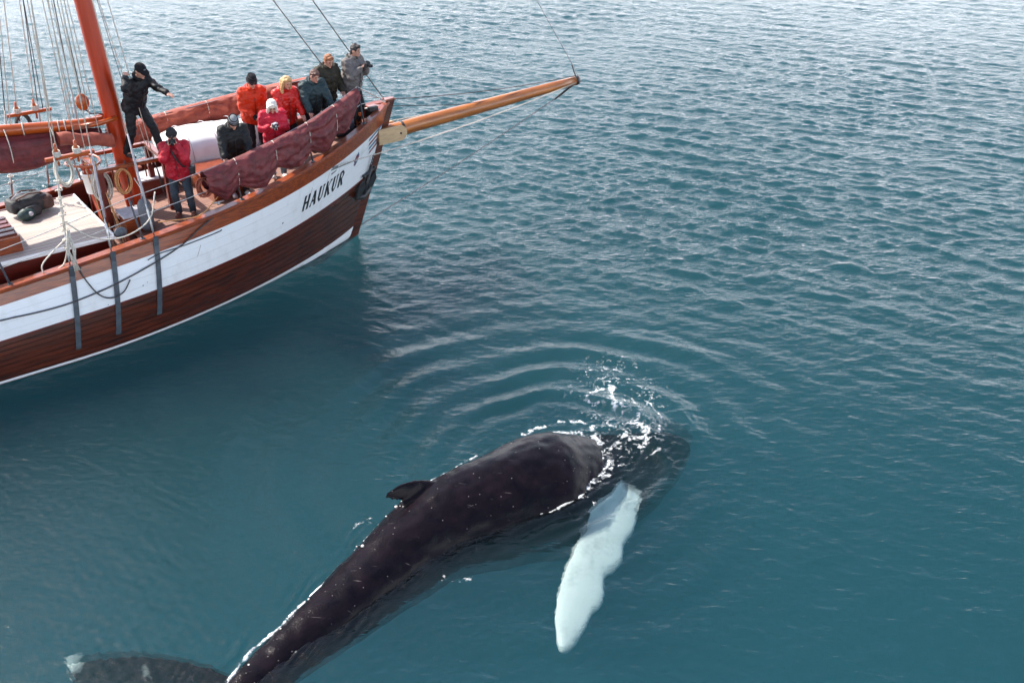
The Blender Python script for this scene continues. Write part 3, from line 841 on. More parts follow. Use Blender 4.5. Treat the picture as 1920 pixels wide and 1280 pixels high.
# hull shell (both sides) and its planking
def build_hull():
    TS = [0.0, .13, .25, .37, .49, .58, .67, .76, .85, .93, 1.0, 1.15, 1.3, 1.45, 1.6]
    rows = []
    for l in LS:
        rows.append([hull(l, t, -0.004, -1) for t in TS] + [hull(l, t, -0.004, 1) for t in reversed(TS)])
    o = grid_obj('hull_shell', rows, SEAM, ship, flip=False)
    rows = []
    TB = [1.0, 1.05, 1.15, 1.3, 1.45, 1.6]
    for l in LS:
        rows.append([hull(l, t, 0.004, -1) for t in TB] + [hull(l, t, 0.004, 1) for t in reversed(TB)])
    grid_obj('hull_bottom', rows, ANTIF, ship)
    # planks on the side we see, each with its own edges
    def plank(name, ta, tb, mat, gap, off, side=-1, l0=0.0, fa=None, fb=None):
        rows = []
        for l in LS:
            if l < l0 - 1e-6: continue
            a = (fa(l) if fa else ta) + gap; b = (fb(l) if fb else tb) - gap
            rows.append([hull(l, a, -0.006, side), hull(l, a + 0.0006, off, side)] +
                        [hull(l, a + (b - a) * q, off, side) for q in (0.25, 0.5, 0.75)] +
                        [hull(l, b - 0.0006, off, side), hull(l, b, -0.006, side)])
        return grid_obj(name, rows, mat, ship, flip=(side < 0), smooth=True)
    plank('sheer_strake', 0.012, .13, WOOD, 0.001, 0.020)
    plank('sheer_strake', 0.012, .13, WOOD, 0.001, 0.020, 1)
    ed = [.13 + .36 * k / 4 for k in range(5)]
    for a, b in zip(ed[:-1], ed[1:]):
        plank('white_strake', a, b, PAINT, 0.00012, 0.012)
    ed = [.49 + .505 * k / 9 for k in range(10)]
    for i, (a, b) in enumerate(zip(ed[:-1], ed[1:])):
        plank('hull_strake', a, b, PLANK, 0.0016, 0.011 + 0.002 * (i % 3))
    plank('white_strake', .13, .49, PAINT, 0.0006, 0.012, 1)
    plank('hull_strake', .49, .995, PLANK, 0.0016, 0.011, 1)
    top = lambda l: 1 - (0.075 + 0.19 * math.exp(-l / 1.1)) / zsheer(-1.1 - l)
    for s in (-1, 1):
        plank('boot_top', .9, 1.04, PAINT, 0.0, 0.020, s, 0.0, top, lambda l: 1.06)
    # rubbing strip between white and brown
    for s in (-1, 1):
        rows = [[hull(l, .482, .012, s), hull(l, .483, .030, s), hull(l, .497, .030, s), hull(l, .498, .012, s)] for l in LS]
        grid_obj('rubbing_strip', rows, WOODR, ship, flip=(s < 0), smooth=False)
    # stem post
    rows = []
    for t in [-0.045, 0, .1, .2, .35, .5, .65, .8, .9, 1.0, 1.2, 1.4, 1.6]:
        p = hull(0, max(t, 0)); z = p.z if t >= 0 else zsheer(0) + 0.07
        x = p.x if t >= 0 else 0.03
        w = 0.075
        rows.append([Vector((x + 0.10, -w * 0.7, z)), Vector((x + 0.10, w * 0.7, z)), Vector((x - 0.16, w + 0.02, z)), Vector((x - 0.16, -w - 0.02, z))])
    o = grid_obj('stem_post', rows, PLANK, ship, closed=True, smooth=False)
    mesh_obj('stem_head', [v for v in rows[0]] + [v + Vector((-0.02, 0, 0.03)) for v in rows[0]], [(3, 2, 1, 0), (4, 5, 6, 7), (0, 1, 5, 4), (1, 2, 6, 5), (2, 3, 7, 6), (3, 0, 4, 7)], WOOD, ship, False)
    # rail caps and bulwarks
    for s in (-1, 1):
        rows = []
        for l in LS:
            p = hull(l, 0, 0, s); z = p.z
            yo = p.y + s * 0.055; yi = p.y - s * min(0.15, max(0.0, abs(p.y)))
            rows.append([Vector((p.x, yo, z - 0.005)), Vector((p.x, yo, z + 0.045)), Vector((p.x, yo - s * 0.012, z + 0.058)), Vector((p.x, yi + s * 0.012, z + 0.058)), Vector((p.x, yi, z + 0.045)), Vector((p.x, yi, z - 0.005))])
        grid_obj('rail_cap', rows, WOOD, ship, closed=True, flip=(s > 0), smooth=False)
        rows = []
        for l in LS[6:]:
            p = hull(l, 0, 0, s); x = p.x
            dz = deck_z(x) - 0.02
            rows.append([Vector((x, p.y - s * 0.10, p.z)), Vector((x, p.y - s * 0.10, dz))])
        grid_obj('bulwark', rows, WOODR, ship, smooth=False)
    # transom
    r_ = [hull(15, t, 0, -1) for t in TS] + [hull(15, t, 0, 1) for t in reversed(TS)]
    mesh_obj('transom', r_, [tuple(range(len(r_)))], PLANK, ship, False)

X_BREAK = -6.18
def deck_z(x):
    return zsheer(x) - 0.22 if x > X_BREAK else zsheer(X_BREAK) - 0.78

def build_decks():
    xs = [-0.02 - 6.14 * (k / 26.0) ** 1.2 for k in range(27)]
    rows = []
    for x in xs:
        b = max(0.01, beam(x) - 0.05)
        rows.append([Vector((x, -b + 2 * b * k / 8, deck_z(x) + 0.03 * (1 - (2 * k / 8 - 1) ** 2))) for k in range(9)])
    grid_obj('foredeck', rows, DECKR, ship, flip=True)
    b = beam(X_BREAK) - 0.05
    z1, z0 = deck_z(-6.1), deck_z(-7)
    mesh_obj('deck_step', [(X_BREAK, -b, z0), (X_BREAK, b, z0), (X_BREAK, b, z1), (X_BREAK, -b, z1)], [(3, 2, 1, 0)], WOODR, ship, False)
    rows = []
    for x in [X_BREAK - 8.9 * k / 14 for k in range(15)]:
        b = beam(x) - 0.05
        rows.append([Vector((x, -b + 2 * b * k / 6, z0)) for k in range(7)])
    grid_obj('main_deck', rows, DECKR, ship, flip=True)
    # low cabin with a planked top
    cab = bevel_box('cabin_trunk', (-9.60, -0.06, 1.50), (5.90, 2.30, 0.70), WOODR, ship, 0.02)
    top = bevel_box('cabin_top', (-9.62, -0.06, 1.872), (6.02, 2.46, 0.045), TEAK, ship, 0.012)
    for s in (-1, 1):
        bevel_box('cabin_edge', (-9.62, -0.06 + s * 1.235, 1.877), (6.06, 0.05, 0.07), WHITE if s < 0 else WOODR, ship, 0.012)
    bevel_box('cabin_edge', (-6.600, -0.06, 1.877), (0.045, 2.52, 0.07), WHITE, ship, 0.012)
    # raised skylight on the cabin top
    sk = bevel_box('skylight', (-8.95, -0.46, 2.04), (1.75, 1.06, 0.30), WOOD, ship, 0.02)
    for k in range(5):
        o = bevel_box('skylight_slat', (-8.95, -0.46 + (k - 2) * 0.20, 2.205), (1.70, 0.13, 0.03), WOODR, ship, 0.006); o.parent = sk
    for k in range(2):
        o = MB().tube([(-8.12, -0.86 + 0.55 * k, 2.20), (-8.12, -0.86 + 0.55 * k, 2.30), (-9.6, -0.86 + 0.55 * k, 2.30)], 0.012, 6).build('skylight_rail', STEEL, ship); o.parent = sk
    # companion box on the foredeck
    bx = bevel_box('companion_hatch', (-4.22, -0.33, 2.07), (0.62, 1.20, 0.42), WOOD, ship, 0.015)
    o = bevel_box('hatch_lid', (-4.22, -0.33, 2.30), (0.70, 1.28, 0.045), WOOD, ship, 0.012); o.parent = bx
    o = bevel_box('lid_seam', (-4.22, -0.33, 2.326), (0.62, 0.02, 0.008), SEAM, ship, 0.002); o.parent = bx
    o = bevel_box('lid_chart', (-4.12, -0.42, 2.329), (0.34, 0.46, 0.008), CANVAS, ship, 0.003, rot=Matrix.Rotation(R(12), 3, 'Z')); o.parent = bx
    # locker in front of the mast foot with a pale lid, seat benches
    bx = bevel_box('deck_locker', (-6.02, -0.78, 1.86), (0.50, 0.42, 0.36), WOOD, ship, 0.012)
    o = bevel_box('locker_lid', (-6.02, -0.78, 2.055), (0.58, 0.50, 0.035), CANVAS, ship, 0.01); o.parent = bx
    bx = bevel_box('deck_locker', (-5.15, 0.62, 1.98), (0.62, 0.50, 0.34), WOODR, ship, 0.012)
    o = bevel_box('locker_lid', (-5.15, 0.62, 2.165), (0.70, 0.58, 0.035), CANVAS, ship, 0.01); o.parent = bx
    bx = bevel_box('deck_locker', (-5.52, 1.18, 2.0), (0.45, 0.45, 0.45), WOODR, ship, 0.012)
    o = bevel_box('locker_lid', (-5.52, 1.18, 2.24), (0.52, 0.52, 0.035), WOOD, ship, 0.01); o.parent = bx
    # bitts, cleats, samson post near the stem
    p = MB(); z = deck_z(-0.8)
    p.box((-0.80, 0.0, z + 0.20), (0.13, 0.13, 0.44)).box((-0.80, 0.0, z + 0.30), (0.07, 0.42, 0.07))
    p.build('samson_post', WOOD, ship, False)
    for x, y in ((-1.45, -0.62), (-2.85, -1.28), (-4.7, -1.60), (-0.55, -0.10)):
        z = zsheer(x) + 0.058
        m = MB(); m.box((x, y + 0.0, z + 0.02), (0.05, 0.04, 0.04)).tube([(x - 0.11, y, z + 0.05), (x + 0.11, y, z + 0.05)], 0.016, 6)
        m.build('mooring_cleat', STEEL, ship)
    bevel_box('fairlead_block', (-0.52, -0.20, zsheer(-.5) + 0.10), (0.22, 0.10, 0.10), BLACK, ship, 0.02)
    bevel_box('breasthook', (-0.30, 0, zsheer(-.3) + 0.03), (0.42, 0.26, 0.05), WOOD, ship, 0.012)
    m = MB(); m.box((-1.25, -0.02, deck_z(-1.2) + 0.20), (0.40, 0.56, 0.32)).tube([(-1.25, -0.42, deck_z(-1.2) + 0.34), (-1.25, 0.40, deck_z(-1.2) + 0.34)], 0.085, 10)
    m.build('windlass', GALV, ship)

def rope(name, pts, r, mat, parent=None, sag=0.0, n=8, k=5):
    pts = [Vector(p) for p in pts]
    if len(pts) == 2 and sag:
        a, b = pts
        pts = [a.lerp(b, i / n) + Vector((0, 0, -4 * sag * (i / n) * (1 - i / n))) for i in range(n + 1)]
    elif len(pts) > 2:
        c = catmull(pts, 5); pts = [Vector(q) for q in c]
    return MB().tube(pts, r, k).build(name, mat, parent if parent is not None else ship)

MX = lambda z: -5.72 - 0.0475 * (z - 0.6)       # the mast rakes aft a little
def build_rig():
    # foremast
    zz = [1.15, 1.7, 2.4, 3.5, 5, 7, 9, 11, 13, 14.5]
    m = MB().tube([(MX(z), 0, z) for z in zz], [0.165, 0.165, 0.163, 0.16, 0.157, 0.15, 0.14, 0.13, 0.12, 0.09], 20).build('mast', MASTM, ship)
    o = MB().tube([(MX(1.72), 0, 1.72), (MX(1.86), 0, 1.86)], [0.24, 0.20], 20).build('mast_collar', GREY, ship); o.parent = m
    # gaff with its jaws, lashings and the furled sail below it
    ga = [(-6.05, 0, 3.60), (-6.6, 0, 3.615), (-7.4, 0, 3.70), (-8.6, 0, 3.83), (-10.2, 0, 4.02), (-12.4, 0, 4.28)]
    g = MB().tube(ga, [0.085, 0.095, 0.10, 0.10, 0.095, 0.08], 14).build('gaff', SPAR, ship)
    for s in (-1, 1):
        o = MB().tube([(-6.55, s * 0.09, 3.585), (-6.2, s * 0.15, 3.60), (-5.84, s * 0.20, 3.66)], [0.045, 0.05, 0.04], 8).build('gaff_jaw', SPAR, ship); o.parent = g
        o = MB().box((-6.42, s * 0.165, 3.60), (0.44, 0.012, 0.07)).build('jaw_plate', WOOD, ship, False); o.parent = g
    for x in (-6.72, -6.83, -7.42, -8.05, -8.7):
        z = 3.615 + (x + 6.6) * -0.108
        o = MB().tube([(x + 0.03 * math.sin(a), 0.112 * math.sin(a), z + 0.112 * math.cos(a)) for a in np.linspace(0, 6.283, 13)], 0.010, 5, False).build('lashing', ROPE, ship); o.parent = g
    furled_sail()
    # fife rail round the mast foot: the crewman stands on it
    fr = MB()
    for x in (-6.42, -5.22):
        fr.box((x, 0, 2.85), (0.11, 1.10, 0.07))
    for y in (-0.50, 0.50):
        fr.box((-5.82, y, 2.85), (1.09, 0.10, 0.066))
    f = fr.build('fife_rail', WOOD, ship, False)
    for x in (-6.42, -5.22):
        for y in (-0.47, 0.47):
            o = MB().box((x, y, 2.265), (0.10, 0.10, 1.10)).build('rail_post', WOODR, ship, False); o.parent = f
    for x, y in ((-6.2, -0.5), (-5.95, -0.5), (-5.6, -0.5), (-6.42, -0.2), (-6.42, 0.2), (-5.22, 0.15)):
        o = MB().tube([(x, y, 2.56), (x, y, 2.85), (x, y, 2.82), (x, y, 2.88)], [0.013, 0.016, 0.022, 0.016], 7).build('belaying_pin', SPAR, ship); o.parent = f
    hp = MB().tube([(-6.55 + 0.30 * math.cos(a), 0.05 + 0.34 * math.sin(a), 2.90 + 0.02 * math.sin(2 * a)) for a in np.linspace(0, 6.283, 21)], 0.022, 6, False)
    o = hp.build('mast_hoop', SPAR, ship); o.parent = f
    # the foot of the mast carries coiled and falling lines
    falls = [((-6.42, -0.30, 2.98), (-6.34, -0.95, 1.35)), ((-6.42, -0.15, 2.98), (-6.28, -0.90, 1.40)), ((-6.42, 0.05, 2.98), (-6.48, -0.80, 1.28)),
             ((-6.60, -0.25, 2.98), (-6.50, -0.60, 1.28)), ((-5.95, -0.5, 2.95), (-5.98, -0.62, 1.75)), ((-5.22, 0.25, 2.93), (-5.15, 0.10, 1.85)), ((-5.22, 0.40, 2.93), (-5.05, 0.30, 1.85))]
    for a, b in falls:
        rope('fall', (a, b), 0.011, ROPEO if a[0] < -6 else ROPED, sag=0.02)
    coil('rope_coil', (-6.42, -0.42, 2.55), 0.30, ROPE, 0)
    coil('rope_coil', (-6.05, -0.56, 2.62), 0.24, ROPEO, 0)
    # standing rigging
    for s in (-1, 1):
        for i, (xf, l) in enumerate(((-7.58, 7.58), (-6.86, 6.86), (-6.08, 6.08))):
            zf = zsheer(xf) + 0.06; yf = s * (beam(xf) + 0.06)
            foot = Vector((xf, yf, zf)); head = Vector((MX(12.6) + 0.02 * i, s * 0.13, 12.6))
            d = (head - foot).normalized()
            sh = rope('shroud', (foot + d * 0.45, head), 0.010, WIRE if s > 0 else ROPE)
            o = MB().tube([foot + d * 0.62, foot + d * 0.9, foot + d * 1.35, foot + d * 1.85], [0.019, 0.022, 0.019, 0.014], 8).build('shroud_boot', CANVAS if i else ROPE, ship); o.parent = sh
            o = MB().tube([foot + d * 0.02, foot + d * 0.10, foot + d * 0.12, foot + d * 0.50, foot + d * 0.52, foot + d * 0.62], [0.013, 0.013, 0.022, 0.022, 0.013, 0.013], 8).build('turnbuckle', STEEL, ship); o.parent = sh
            if i == 0:
                rr_ = random.Random(5 + s)
                for q in range(9):
                    u_ = 0.35 + 0.14 * q
                    pp = [foot + d * u_ + Vector((0.055 * math.cos(a), 0.055 * math.sin(a), rr_.uniform(-.02, .02))) for a in np.linspace(0, 6.283, 9)]
                    o = MB().tube(pp, 0.012, 5, False).build('lashing', ROPE, ship); o.parent = sh
            # chain plate on the hull
            rows = []
            for t in np.linspace(-0.01, (.84, .82, .76)[i], 12):
                lq = l - 0.02 - 0.98 * max(t, 0) * 0.9
                p = hull(lq + 0, max(t, 0), 0.026, s)
                if t < 0: p.z += 0.07; p.y += s * 0.03
                rows.append([Vector((p.x - 0.045, p.y, p.z)), Vector((p.x - 0.045, p.y + s * 0.016, p.z)), Vector((p.x + 0.045, p.y + s * 0.016, p.z)), Vector((p.x + 0.045, p.y, p.z))])
            cpn = grid_obj('chain_plate', rows, GALV, ship, closed=True, flip=(s > 0), smooth=False)
    # pin rails lashed to the shrouds, with belayed lines
    for s, x0, x1, z in ((-1, -7.50, -6.70, 3.60), (1, -7.36, -6.55, 3.52)):
        y = s * 1.60
        b = bevel_box('pin_rail', ((x0 + x1) / 2, y, z), (x1 - x0, 0.07, 0.06), SPAR, ship, 0.01)
        for q, xx in enumerate((x0 + 0.20, x0 + 0.52)):
            o = MB().tube([(xx, y, z - 0.14), (xx, y, z), (xx, y, z + 0.15), (xx, y, z + 0.24)], [0.016, 0.02, 0.028, 0.02], 8).build('belaying_pin', SPAR, ship); o.parent = b
            mm = MB()
            for w in range(5):
                mm.tube([(xx + 0.055 * math.cos(a), y + 0.055 * math.sin(a), z + 0.04 + 0.018 * w + 0.012 * math.sin(a)) for a in np.linspace(0, 6.283, 9)], 0.011, 5, False)
            o = mm.build('rope_turns', ROPE, ship); o.parent = b
        coil('rope_coil', (x0 + 0.26, y + 0.02, z - 0.22), 0.26, ROPE if s < 0 else ROPED, 0)
        rope('halyard', ((x0 + 0.20, y, z + 0.05), (MX(12) - 0.2, s * 0.2, 12.0)), 0.009, ROPE)
        rope('halyard', ((x0 + 0.52, y, z + 0.05), (MX(12) - 0.1, s * 0.2, 12.2)), 0.009, ROPE)
        rope('halyard', ((x0 + 0.66, y, z + 0.02), (MX(12) - 0.3, s * 0.2, 11.8)), 0.008, ROPED if s > 0 else ROPE)
    # running rigging abaft the mast
    lines = [((-6.93, 0.03, 3.70), (-6.86, 0, 6.0), ROPE), ((-6.62, 0.04, 3.70), (-6.62, 0.02, 6.0), ROPE), ((-6.55, -0.03, 3.72), (-6.55, 0, 6.0), ROPE),
             ((-6.36, -0.05, 4.02), (-6.40, 0, 6.0), ROPE), ((-6.32, 0.05, 4.02), (-6.34, 0, 6.0), ROPED), ((-6.28, -0.06, 3.70), (-6.28, 0, 6.0), ROPE),
             ((-6.20, -0.25, 2.75), (-6.26, -0.1, 6.0), ROPE), ((-7.62, 0.0, 3.74), (-7.30, 0, 6.0), ROPE), ((-7.95, 0.0, 3.78), (-7.52, 0, 6.0), WIRE),
             ((-5.45, -0.45, 2.75), (-5.78, -0.16, 6.0), ROPE), ((-5.30, 0.45, 2.75), (-5.72, 0.16, 6.0), WIRE), ((-5.40, -0.5, 2.75), (-5.66, -0.30, 6.0), ROPE)]
    for a, b, mt in lines:
        a, b = Vector(a), Vector(b)
        b2 = a + (b - a) * ((12.0 - a.z) / (b.z - a.z))
        rope('halyard', (a, b2), 0.0085 if mt is not WIRE else 0.006, mt)
    bl = MB().ball((-6.34, 0.0, 3.99), (0.12, 0.055, 0.155), 14, 10).build('tackle_block', SPAR, ship)
    o = MB().tube([(-6.34, 0, 3.88), (-6.24, 0, 3.76), (-6.10, 0, 3.74), (-6.02, 0, 3.70)], 0.013, 6).build('block_strop', BLACK, ship); o.parent = bl
    # forestays and the bowsprit with its stays
    rope('forestay', ((-0.10, 0, zsheer(0) + 0.06), (MX(12.8), 0, 12.4)), 0.011, WIRE)
    rope('forestay', ((-0.62, 0, deck_z(-.6) + 0.02), (MX(11.4), 0, 11.1)), 0.011, WIRE)
    bs = MB().tube([(-0.75, 0, 2.17), (0.1, 0, 2.205), (1.5, 0, 2.27), (3.2, 0, 2.345), (4.8, 0, 2.42), (5.42, 0, 2.45)], [0.165, 0.165, 0.155, 0.14, 0.118, 0.105], 18).build('bowsprit', SPRIT, ship)
    o = MB().tube([(5.32, 0, 2.446), (5.40, 0, 2.450)], 0.118, 18).build('bowsprit_band', BLACK, ship); o.parent = bs
    o = MB().tube([(0.24, 0, 2.212), (0.30, 0, 2.214)], 0.172, 18).build('bowsprit_band', BLACK, ship); o.parent = bs
    for s in (-1, 1):
        pr_ = []
        for k in range(13):
            a = R(-90 + 180 * k / 12)
            pr_.append((0.12 + 0.17 * math.cos(a), 2.19 + 0.17 * math.sin(a)))
        pr_ += [(-0.42, 2.36), (-0.42, 2.02)]
        n = len(pr_)
        vs_ = [(x, s * 0.20 + dy, z) for dy in (-0.022, 0.022) for x, z in pr_]
        o = mesh_obj('bowsprit_cheek', vs_, [tuple(range(n)), tuple(range(2 * n - 1, n - 1, -1))] + [(i, n + i, n + (i + 1) % n, (i + 1) % n) for i in range(n)], PLY, ship, False); o.parent = bs
        o = MB().tube([(0.13, s * 0.222, 2.19), (0.13, s * 0.236, 2.19)], 0.022, 8).build('cheek_bolt', BLACK, ship); o.parent = bs
    chain('bobstay', hull(0, .93) + Vector((0.12, 0, 0)), Vector((4.75, 0, 2.12)), 0.013, GALV, 0.05)
    MB().tube([(4.70, 0, 2.09), (4.80, 0, 2.14), (5.30, 0, 2.36), (5.40, 0, 2.40)], [0.016, 0.03, 0.026, 0.014], 8).build('bobstay_tackle', BLACK, ship)
    for s in (-1, 1):
        p = hull(1.75, .14, 0.04, s)
        chain('bowsprit_shroud', p, Vector((5.30, s * 0.10, 2.43)), 0.011, ROPE, 0.10)
    rope('jib_downhaul', ((-0.15, 0.05, zsheer(0) + 0.08), (5.36, 0.03, 2.56)), 0.010, ROPED, sag=0.10)
    rope('foot_rope', ((0.0, -0.12, 2.80), (2.4, -0.06, 2.45), (5.30, -0.05, 2.54)), 0.008, ROPED)
    rope('jib_stay', ((5.38, 0, 2.52), (5.18, 0, 2.95), (1.0, 0, 9.0)), 0.006, WIRE)
    MB().tube([(5.38, 0, 2.50), (5.22, 0, 2.86)], [0.016, 0.012], 7).build('stay_tackle', BLACK, ship)

def chain(name, a, b, r, mat, sag):
    """a run of interlocking links"""
    a, b = Vector(a), Vector(b)
    L_ = (b - a).length
    n = int(L_ / (r * 4.2))
    mb = MB()
    pts = [a.lerp(b, i / n) + Vector((0, 0, -4 * sag * (i / n) * (1 - i / n))) for i in range(n + 1)]
    for i in range(n):
        p, q = pts[i], pts[i + 1]
        t = (q - p).normalized(); u_ = t.cross(Vector((0, 0, 1))).normalized(); v_ = t.cross(u_)
        w = u_ if i % 2 else v_
        c = (p + q) / 2; h = (q - p).length * 0.68
        ring = [c + t * (h * math.cos(x)) + w * (r * 1.25 * math.sin(x)) for x in np.linspace(0, 6.283, 9)]
        mb.tube(ring, r * 0.45, 4, False)
    o = mb.build(name, mat, ship); o['kind'] = 'stuff'
    return o

def coil(name, c, r, mat, ax):
    mb = MB(); rr_ = random.Random(int(c[0] * 100))
    for k in range(7):
        a0 = rr_.uniform(0, 6); ra = r * rr_.uniform(0.8, 1.05)
        pts = []
        for a in np.linspace(0, 6.283, 19):
            x = ra * 0.55 * math.cos(a); z = ra * math.sin(a) - 0.12 * r
            dy = (k - 3) * 0.012 + rr_.uniform(-.006, .006)
            pts.append((c[0] + x + 0.02 * math.sin(a0), c[1] + dy, c[2] + z) if ax == 0 else (c[0] + dy, c[1] + x, c[2] + z))
        mb.tube(pts, 0.011, 5, False)
    return mb.build(name, mat, ship)

def furled_sail():
    rows = []
    xs = np.linspace(-6.12, -12.2, 64)
    for i, x in enumerate(xs):
        q = (i / 63.0)
        sz = 0.30 * min(1, 0.35 + 3.2 * q) * (1 + 0.10 * math.sin(7 * q))
        cz = 3.60 + (x + 6.6) * -0.108 - 0.085 - sz * 0.98
        cz = max(cz, 3.12 if x > -9 else 0)
        row = []
        for k in range(30):
            a = 2 * math.pi * k / 30
            f = 1 + 0.10 * math.sin(5 * a + 3 * q + 1) + 0.07 * math.sin(9 * a - 7 * q) + 0.13 * mnoise.noise(Vector((x * 1.6, 2.0 * math.cos(a), 2.0 * math.sin(a))))
            f += 0.05 * mnoise.noise(Vector((x * 5, 5 * math.cos(a), 5 * math.sin(a))))
            row.append(Vector((x, 0.02 + 0.24 * (sz / 0.30) * math.cos(a) * f, cz + sz * math.sin(a) * f)))
        rows.append(row)
    s = grid_obj('furled_sail', rows, SAIL, ship, closed=True)
    s.data.update()
    for x in (-7.0, -7.75, -8.5, -9.3):
        o = MB().tube([(x, 0.02 + 0.285 * math.cos(a), 3.60 + (x + 6.6) * -0.108 - 0.30 + 0.39 * math.sin(a)) for a in np.linspace(0, 6.283, 15)], 0.009, 5, False).build('gasket', ROPE, ship); o.parent = s
    # loose folds and a sleeve of cloth near the mast
    rows = []
    for i, x in enumerate(np.linspace(-6.02, -6.95, 18)):
        row = []
        for k in range(14):
            a = 2 * math.pi * k / 14
            f = 1 + 0.16 * math.sin(3 * a + i * 0.7) + 0.12 * mnoise.noise(Vector((x * 6, a, 0)))
            row.append(Vector((x, -0.30 + 0.10 * f * math.cos(a), 3.30 + 0.012 * i + 0.12 * f * math.sin(a))))
        rows.append(row)
    o = grid_obj('sail_sleeve', rows, SAILO, ship, closed=True); o.parent = s

def build_lifelines():
    px_ = (-8.55, -6.26, -4.30, -2.59, -0.98)
    for s in (-1, 1):
        for x in px_:
            y = s * (beam(x) - 0.05); z = zsheer(x) + 0.055
            h = 0.80 if x > -8 else 0.62
            lean = -0.10
            p = MB().tube([(x, y, z), (x + lean * 0.5, y, z + h * 0.5), (x + lean, y - s * 0.0, z + h)], [0.020, 0.018, 0.017], 8)
            p.tube([(x, y, z - 0.004), (x, y, z + 0.018)], 0.045, 10)
            st = p.build('stanchion', GALV if s < 0 else STEEL, ship)
            if x == -0.98:
                o = MB().tube([(x + lean, y, z + h), (x - 0.42, y - s * 0.02 + s * 0.12, z + 0.30)], 0.012, 6).build('stanchion_brace', GALV, ship); o.parent = st
        for hh in (0.80, 0.42):
            pts = []
            for x in px_:
                h = hh if x > -8 else hh * 0.77
                pts.append(Vector((x - 0.10 * hh / 0.8, s * (beam(x) - 0.05), zsheer(x) + 0.055 + h)))
            full = []
            for a, b in zip(pts[:-1], pts[1:]):
                for k in range(5):
                    q = k / 5
                    x = a.x + (b.x - a.x) * q
                    y = s * (beam(x + 0.1 * hh / .8) - 0.05) * 1.0
                    yl = a.y + (b.y - a.y) * q
                    full.append(Vector((x, yl, a.z + (b.z - a.z) * q - 0.06 * q * (1 - q))))
            full.append(pts[-1]); full.append(Vector((-0.22, s * 0.05, zsheer(-.2) + 0.16)))
            MB().tube([Vector((-14, s * 1.6, zsheer(-14) + hh * 0.8))] + full, 0.0075, 5).build('lifeline', STEEL, ship)

def draped_cloth(name, s, x0, x1, mat, seed, drop, label):
    """a sail bundled along the lifelines: a sagging roll of loose cloth with creases running along it"""
    NS, NA = 210, 44
    rows = []
    for i, x in enumerate(np.linspace(x0, x1, NS)):
        q = i / (NS - 1)
        y = s * (beam(x + 0.1) - 0.02)
        top = zsheer(x) + 0.875
        tie = min(abs(x - t_) for t_ in (-4.35, -3.5, -2.66, -1.9, -1.05))
        g = 0.72 + 0.28 * min(1.0, tie / 0.30)                      # gathered at each lashing
        hh = drop * 0.5 * g * (0.95 + 0.22 * mnoise.noise(Vector((x * 1.3, seed, 0))) + 0.10 * math.sin(x * 2.6 + seed))
        if q < 0.10: hh *= 0.45 + 5.5 * q
        if q > 0.86: hh *= 0.45 + 0.55 * (1 - q) / 0.14
        th = 0.115 * g * (1 + 0.25 * mnoise.noise(Vector((x * 2.0, seed, 5))))
        row = []
        for k in range(NA):
            a = 2 * math.pi * k / NA
            ca, sa = math.cos(a), math.sin(a)
            tw = a + 0.5 * mnoise.noise(Vector((x * 0.9, seed, 8)))
            cr = 1 - 2 * abs(mnoise.noise(Vector((x * 1.6, 2.6 * math.cos(tw), 2.6 * math.sin(tw) + seed))))
            cr2 = 1 - 2 * abs(mnoise.noise(Vector((x * 4.2 + 2 * sa, 5 * math.cos(tw), 5 * math.sin(tw) + seed))))
            f = 1 + 0.20 * cr + 0.11 * cr2
            yy = th * (abs(ca) ** 0.8) * math.copysign(1, ca) * (1 + 0.70 * cr + 0.50 * cr2)
            zz = hh * sa * (1 + 0.05 * cr + (0.16 * mnoise.noise(Vector((x * 3.1, seed + 3, sa))) if sa < 0 else 0))
            row.append(W(x + 0.02 * cr, y + s * yy, min(top - hh + zz, top + 0.01) - 0.0))
        rows.append(row)
    nr = len(rows)
    o = grid_obj(name, rows, mat, None, closed=True)
    for x in (-4.35, -3.5, -2.66, -1.9):
        if not (x0 + 0.1 < x < x1 - 0.1): continue
        y = s * (beam(x + 0.1) - 0.02); zc = zsheer(x) + 0.875 - drop * 0.36
        lo = [W(x, y + s * 0.135 * math.cos(a), zc + (drop * 0.38) * math.sin(a)) for a in np.linspace(0, 6.283, 17)]
        MB().tube(lo, 0.008, 5, False).build('lashing', ROPE, o)
    tag(o, label, 'sail')
    return o

FONT = {   # strokes in a unit box: (x0, y0, x1, y1, thickness)
    'H': [(.18, 0, .18, 1, .19), (.82, 0, .82, 1, .19), (.18, .5, .82, .5, .07), (.02, .025, .36, .025, .05), (.02, .975, .36, .975, .05), (.64, .025, .98, .025, .05), (.64, .975, .98, .975, .05)],
    'A': [(.50, 1, .10, 0, .08), (.50, 1, .86, 0, .21), (.24, .32, .72, .32, .06), (-.02, .025, .26, .025, .05), (.66, .025, 1.04, .025, .05)],
    'U': [(.20, 1, .20, .25, .19), (.20, .25, .34, .05, .16), (.34, .05, .62, .05, .09), (.62, .05, .80, .25, .09), (.80, .25, .80, 1, .08), (.02, .975, .40, .975, .05), (.64, .975, .98, .975, .05)],
    'K': [(.18, 0, .18, 1, .19), (.20, .42, .86, 1, .08), (.40, .58, .86, 0, .20), (.02, .025, .36, .025, .05), (.02, .975, .36, .975, .05), (.68, .975, 1.02, .975, .05), (.68, .025, 1.04, .025, .05)],
    'R': [(.18, 0, .18, 1, .19), (.18, .965, .62, .965, .07), (.62, .965, .80, .82, .12), (.80, .84, .80, .64, .17), (.80, .66, .62, .50, .12), (.62, .50, .18, .50, .07), (.48, .50, .88, 0, .20), (.02, .025, .36, .025, .05), (.74, .025, 1.04, .025, .05)],
}
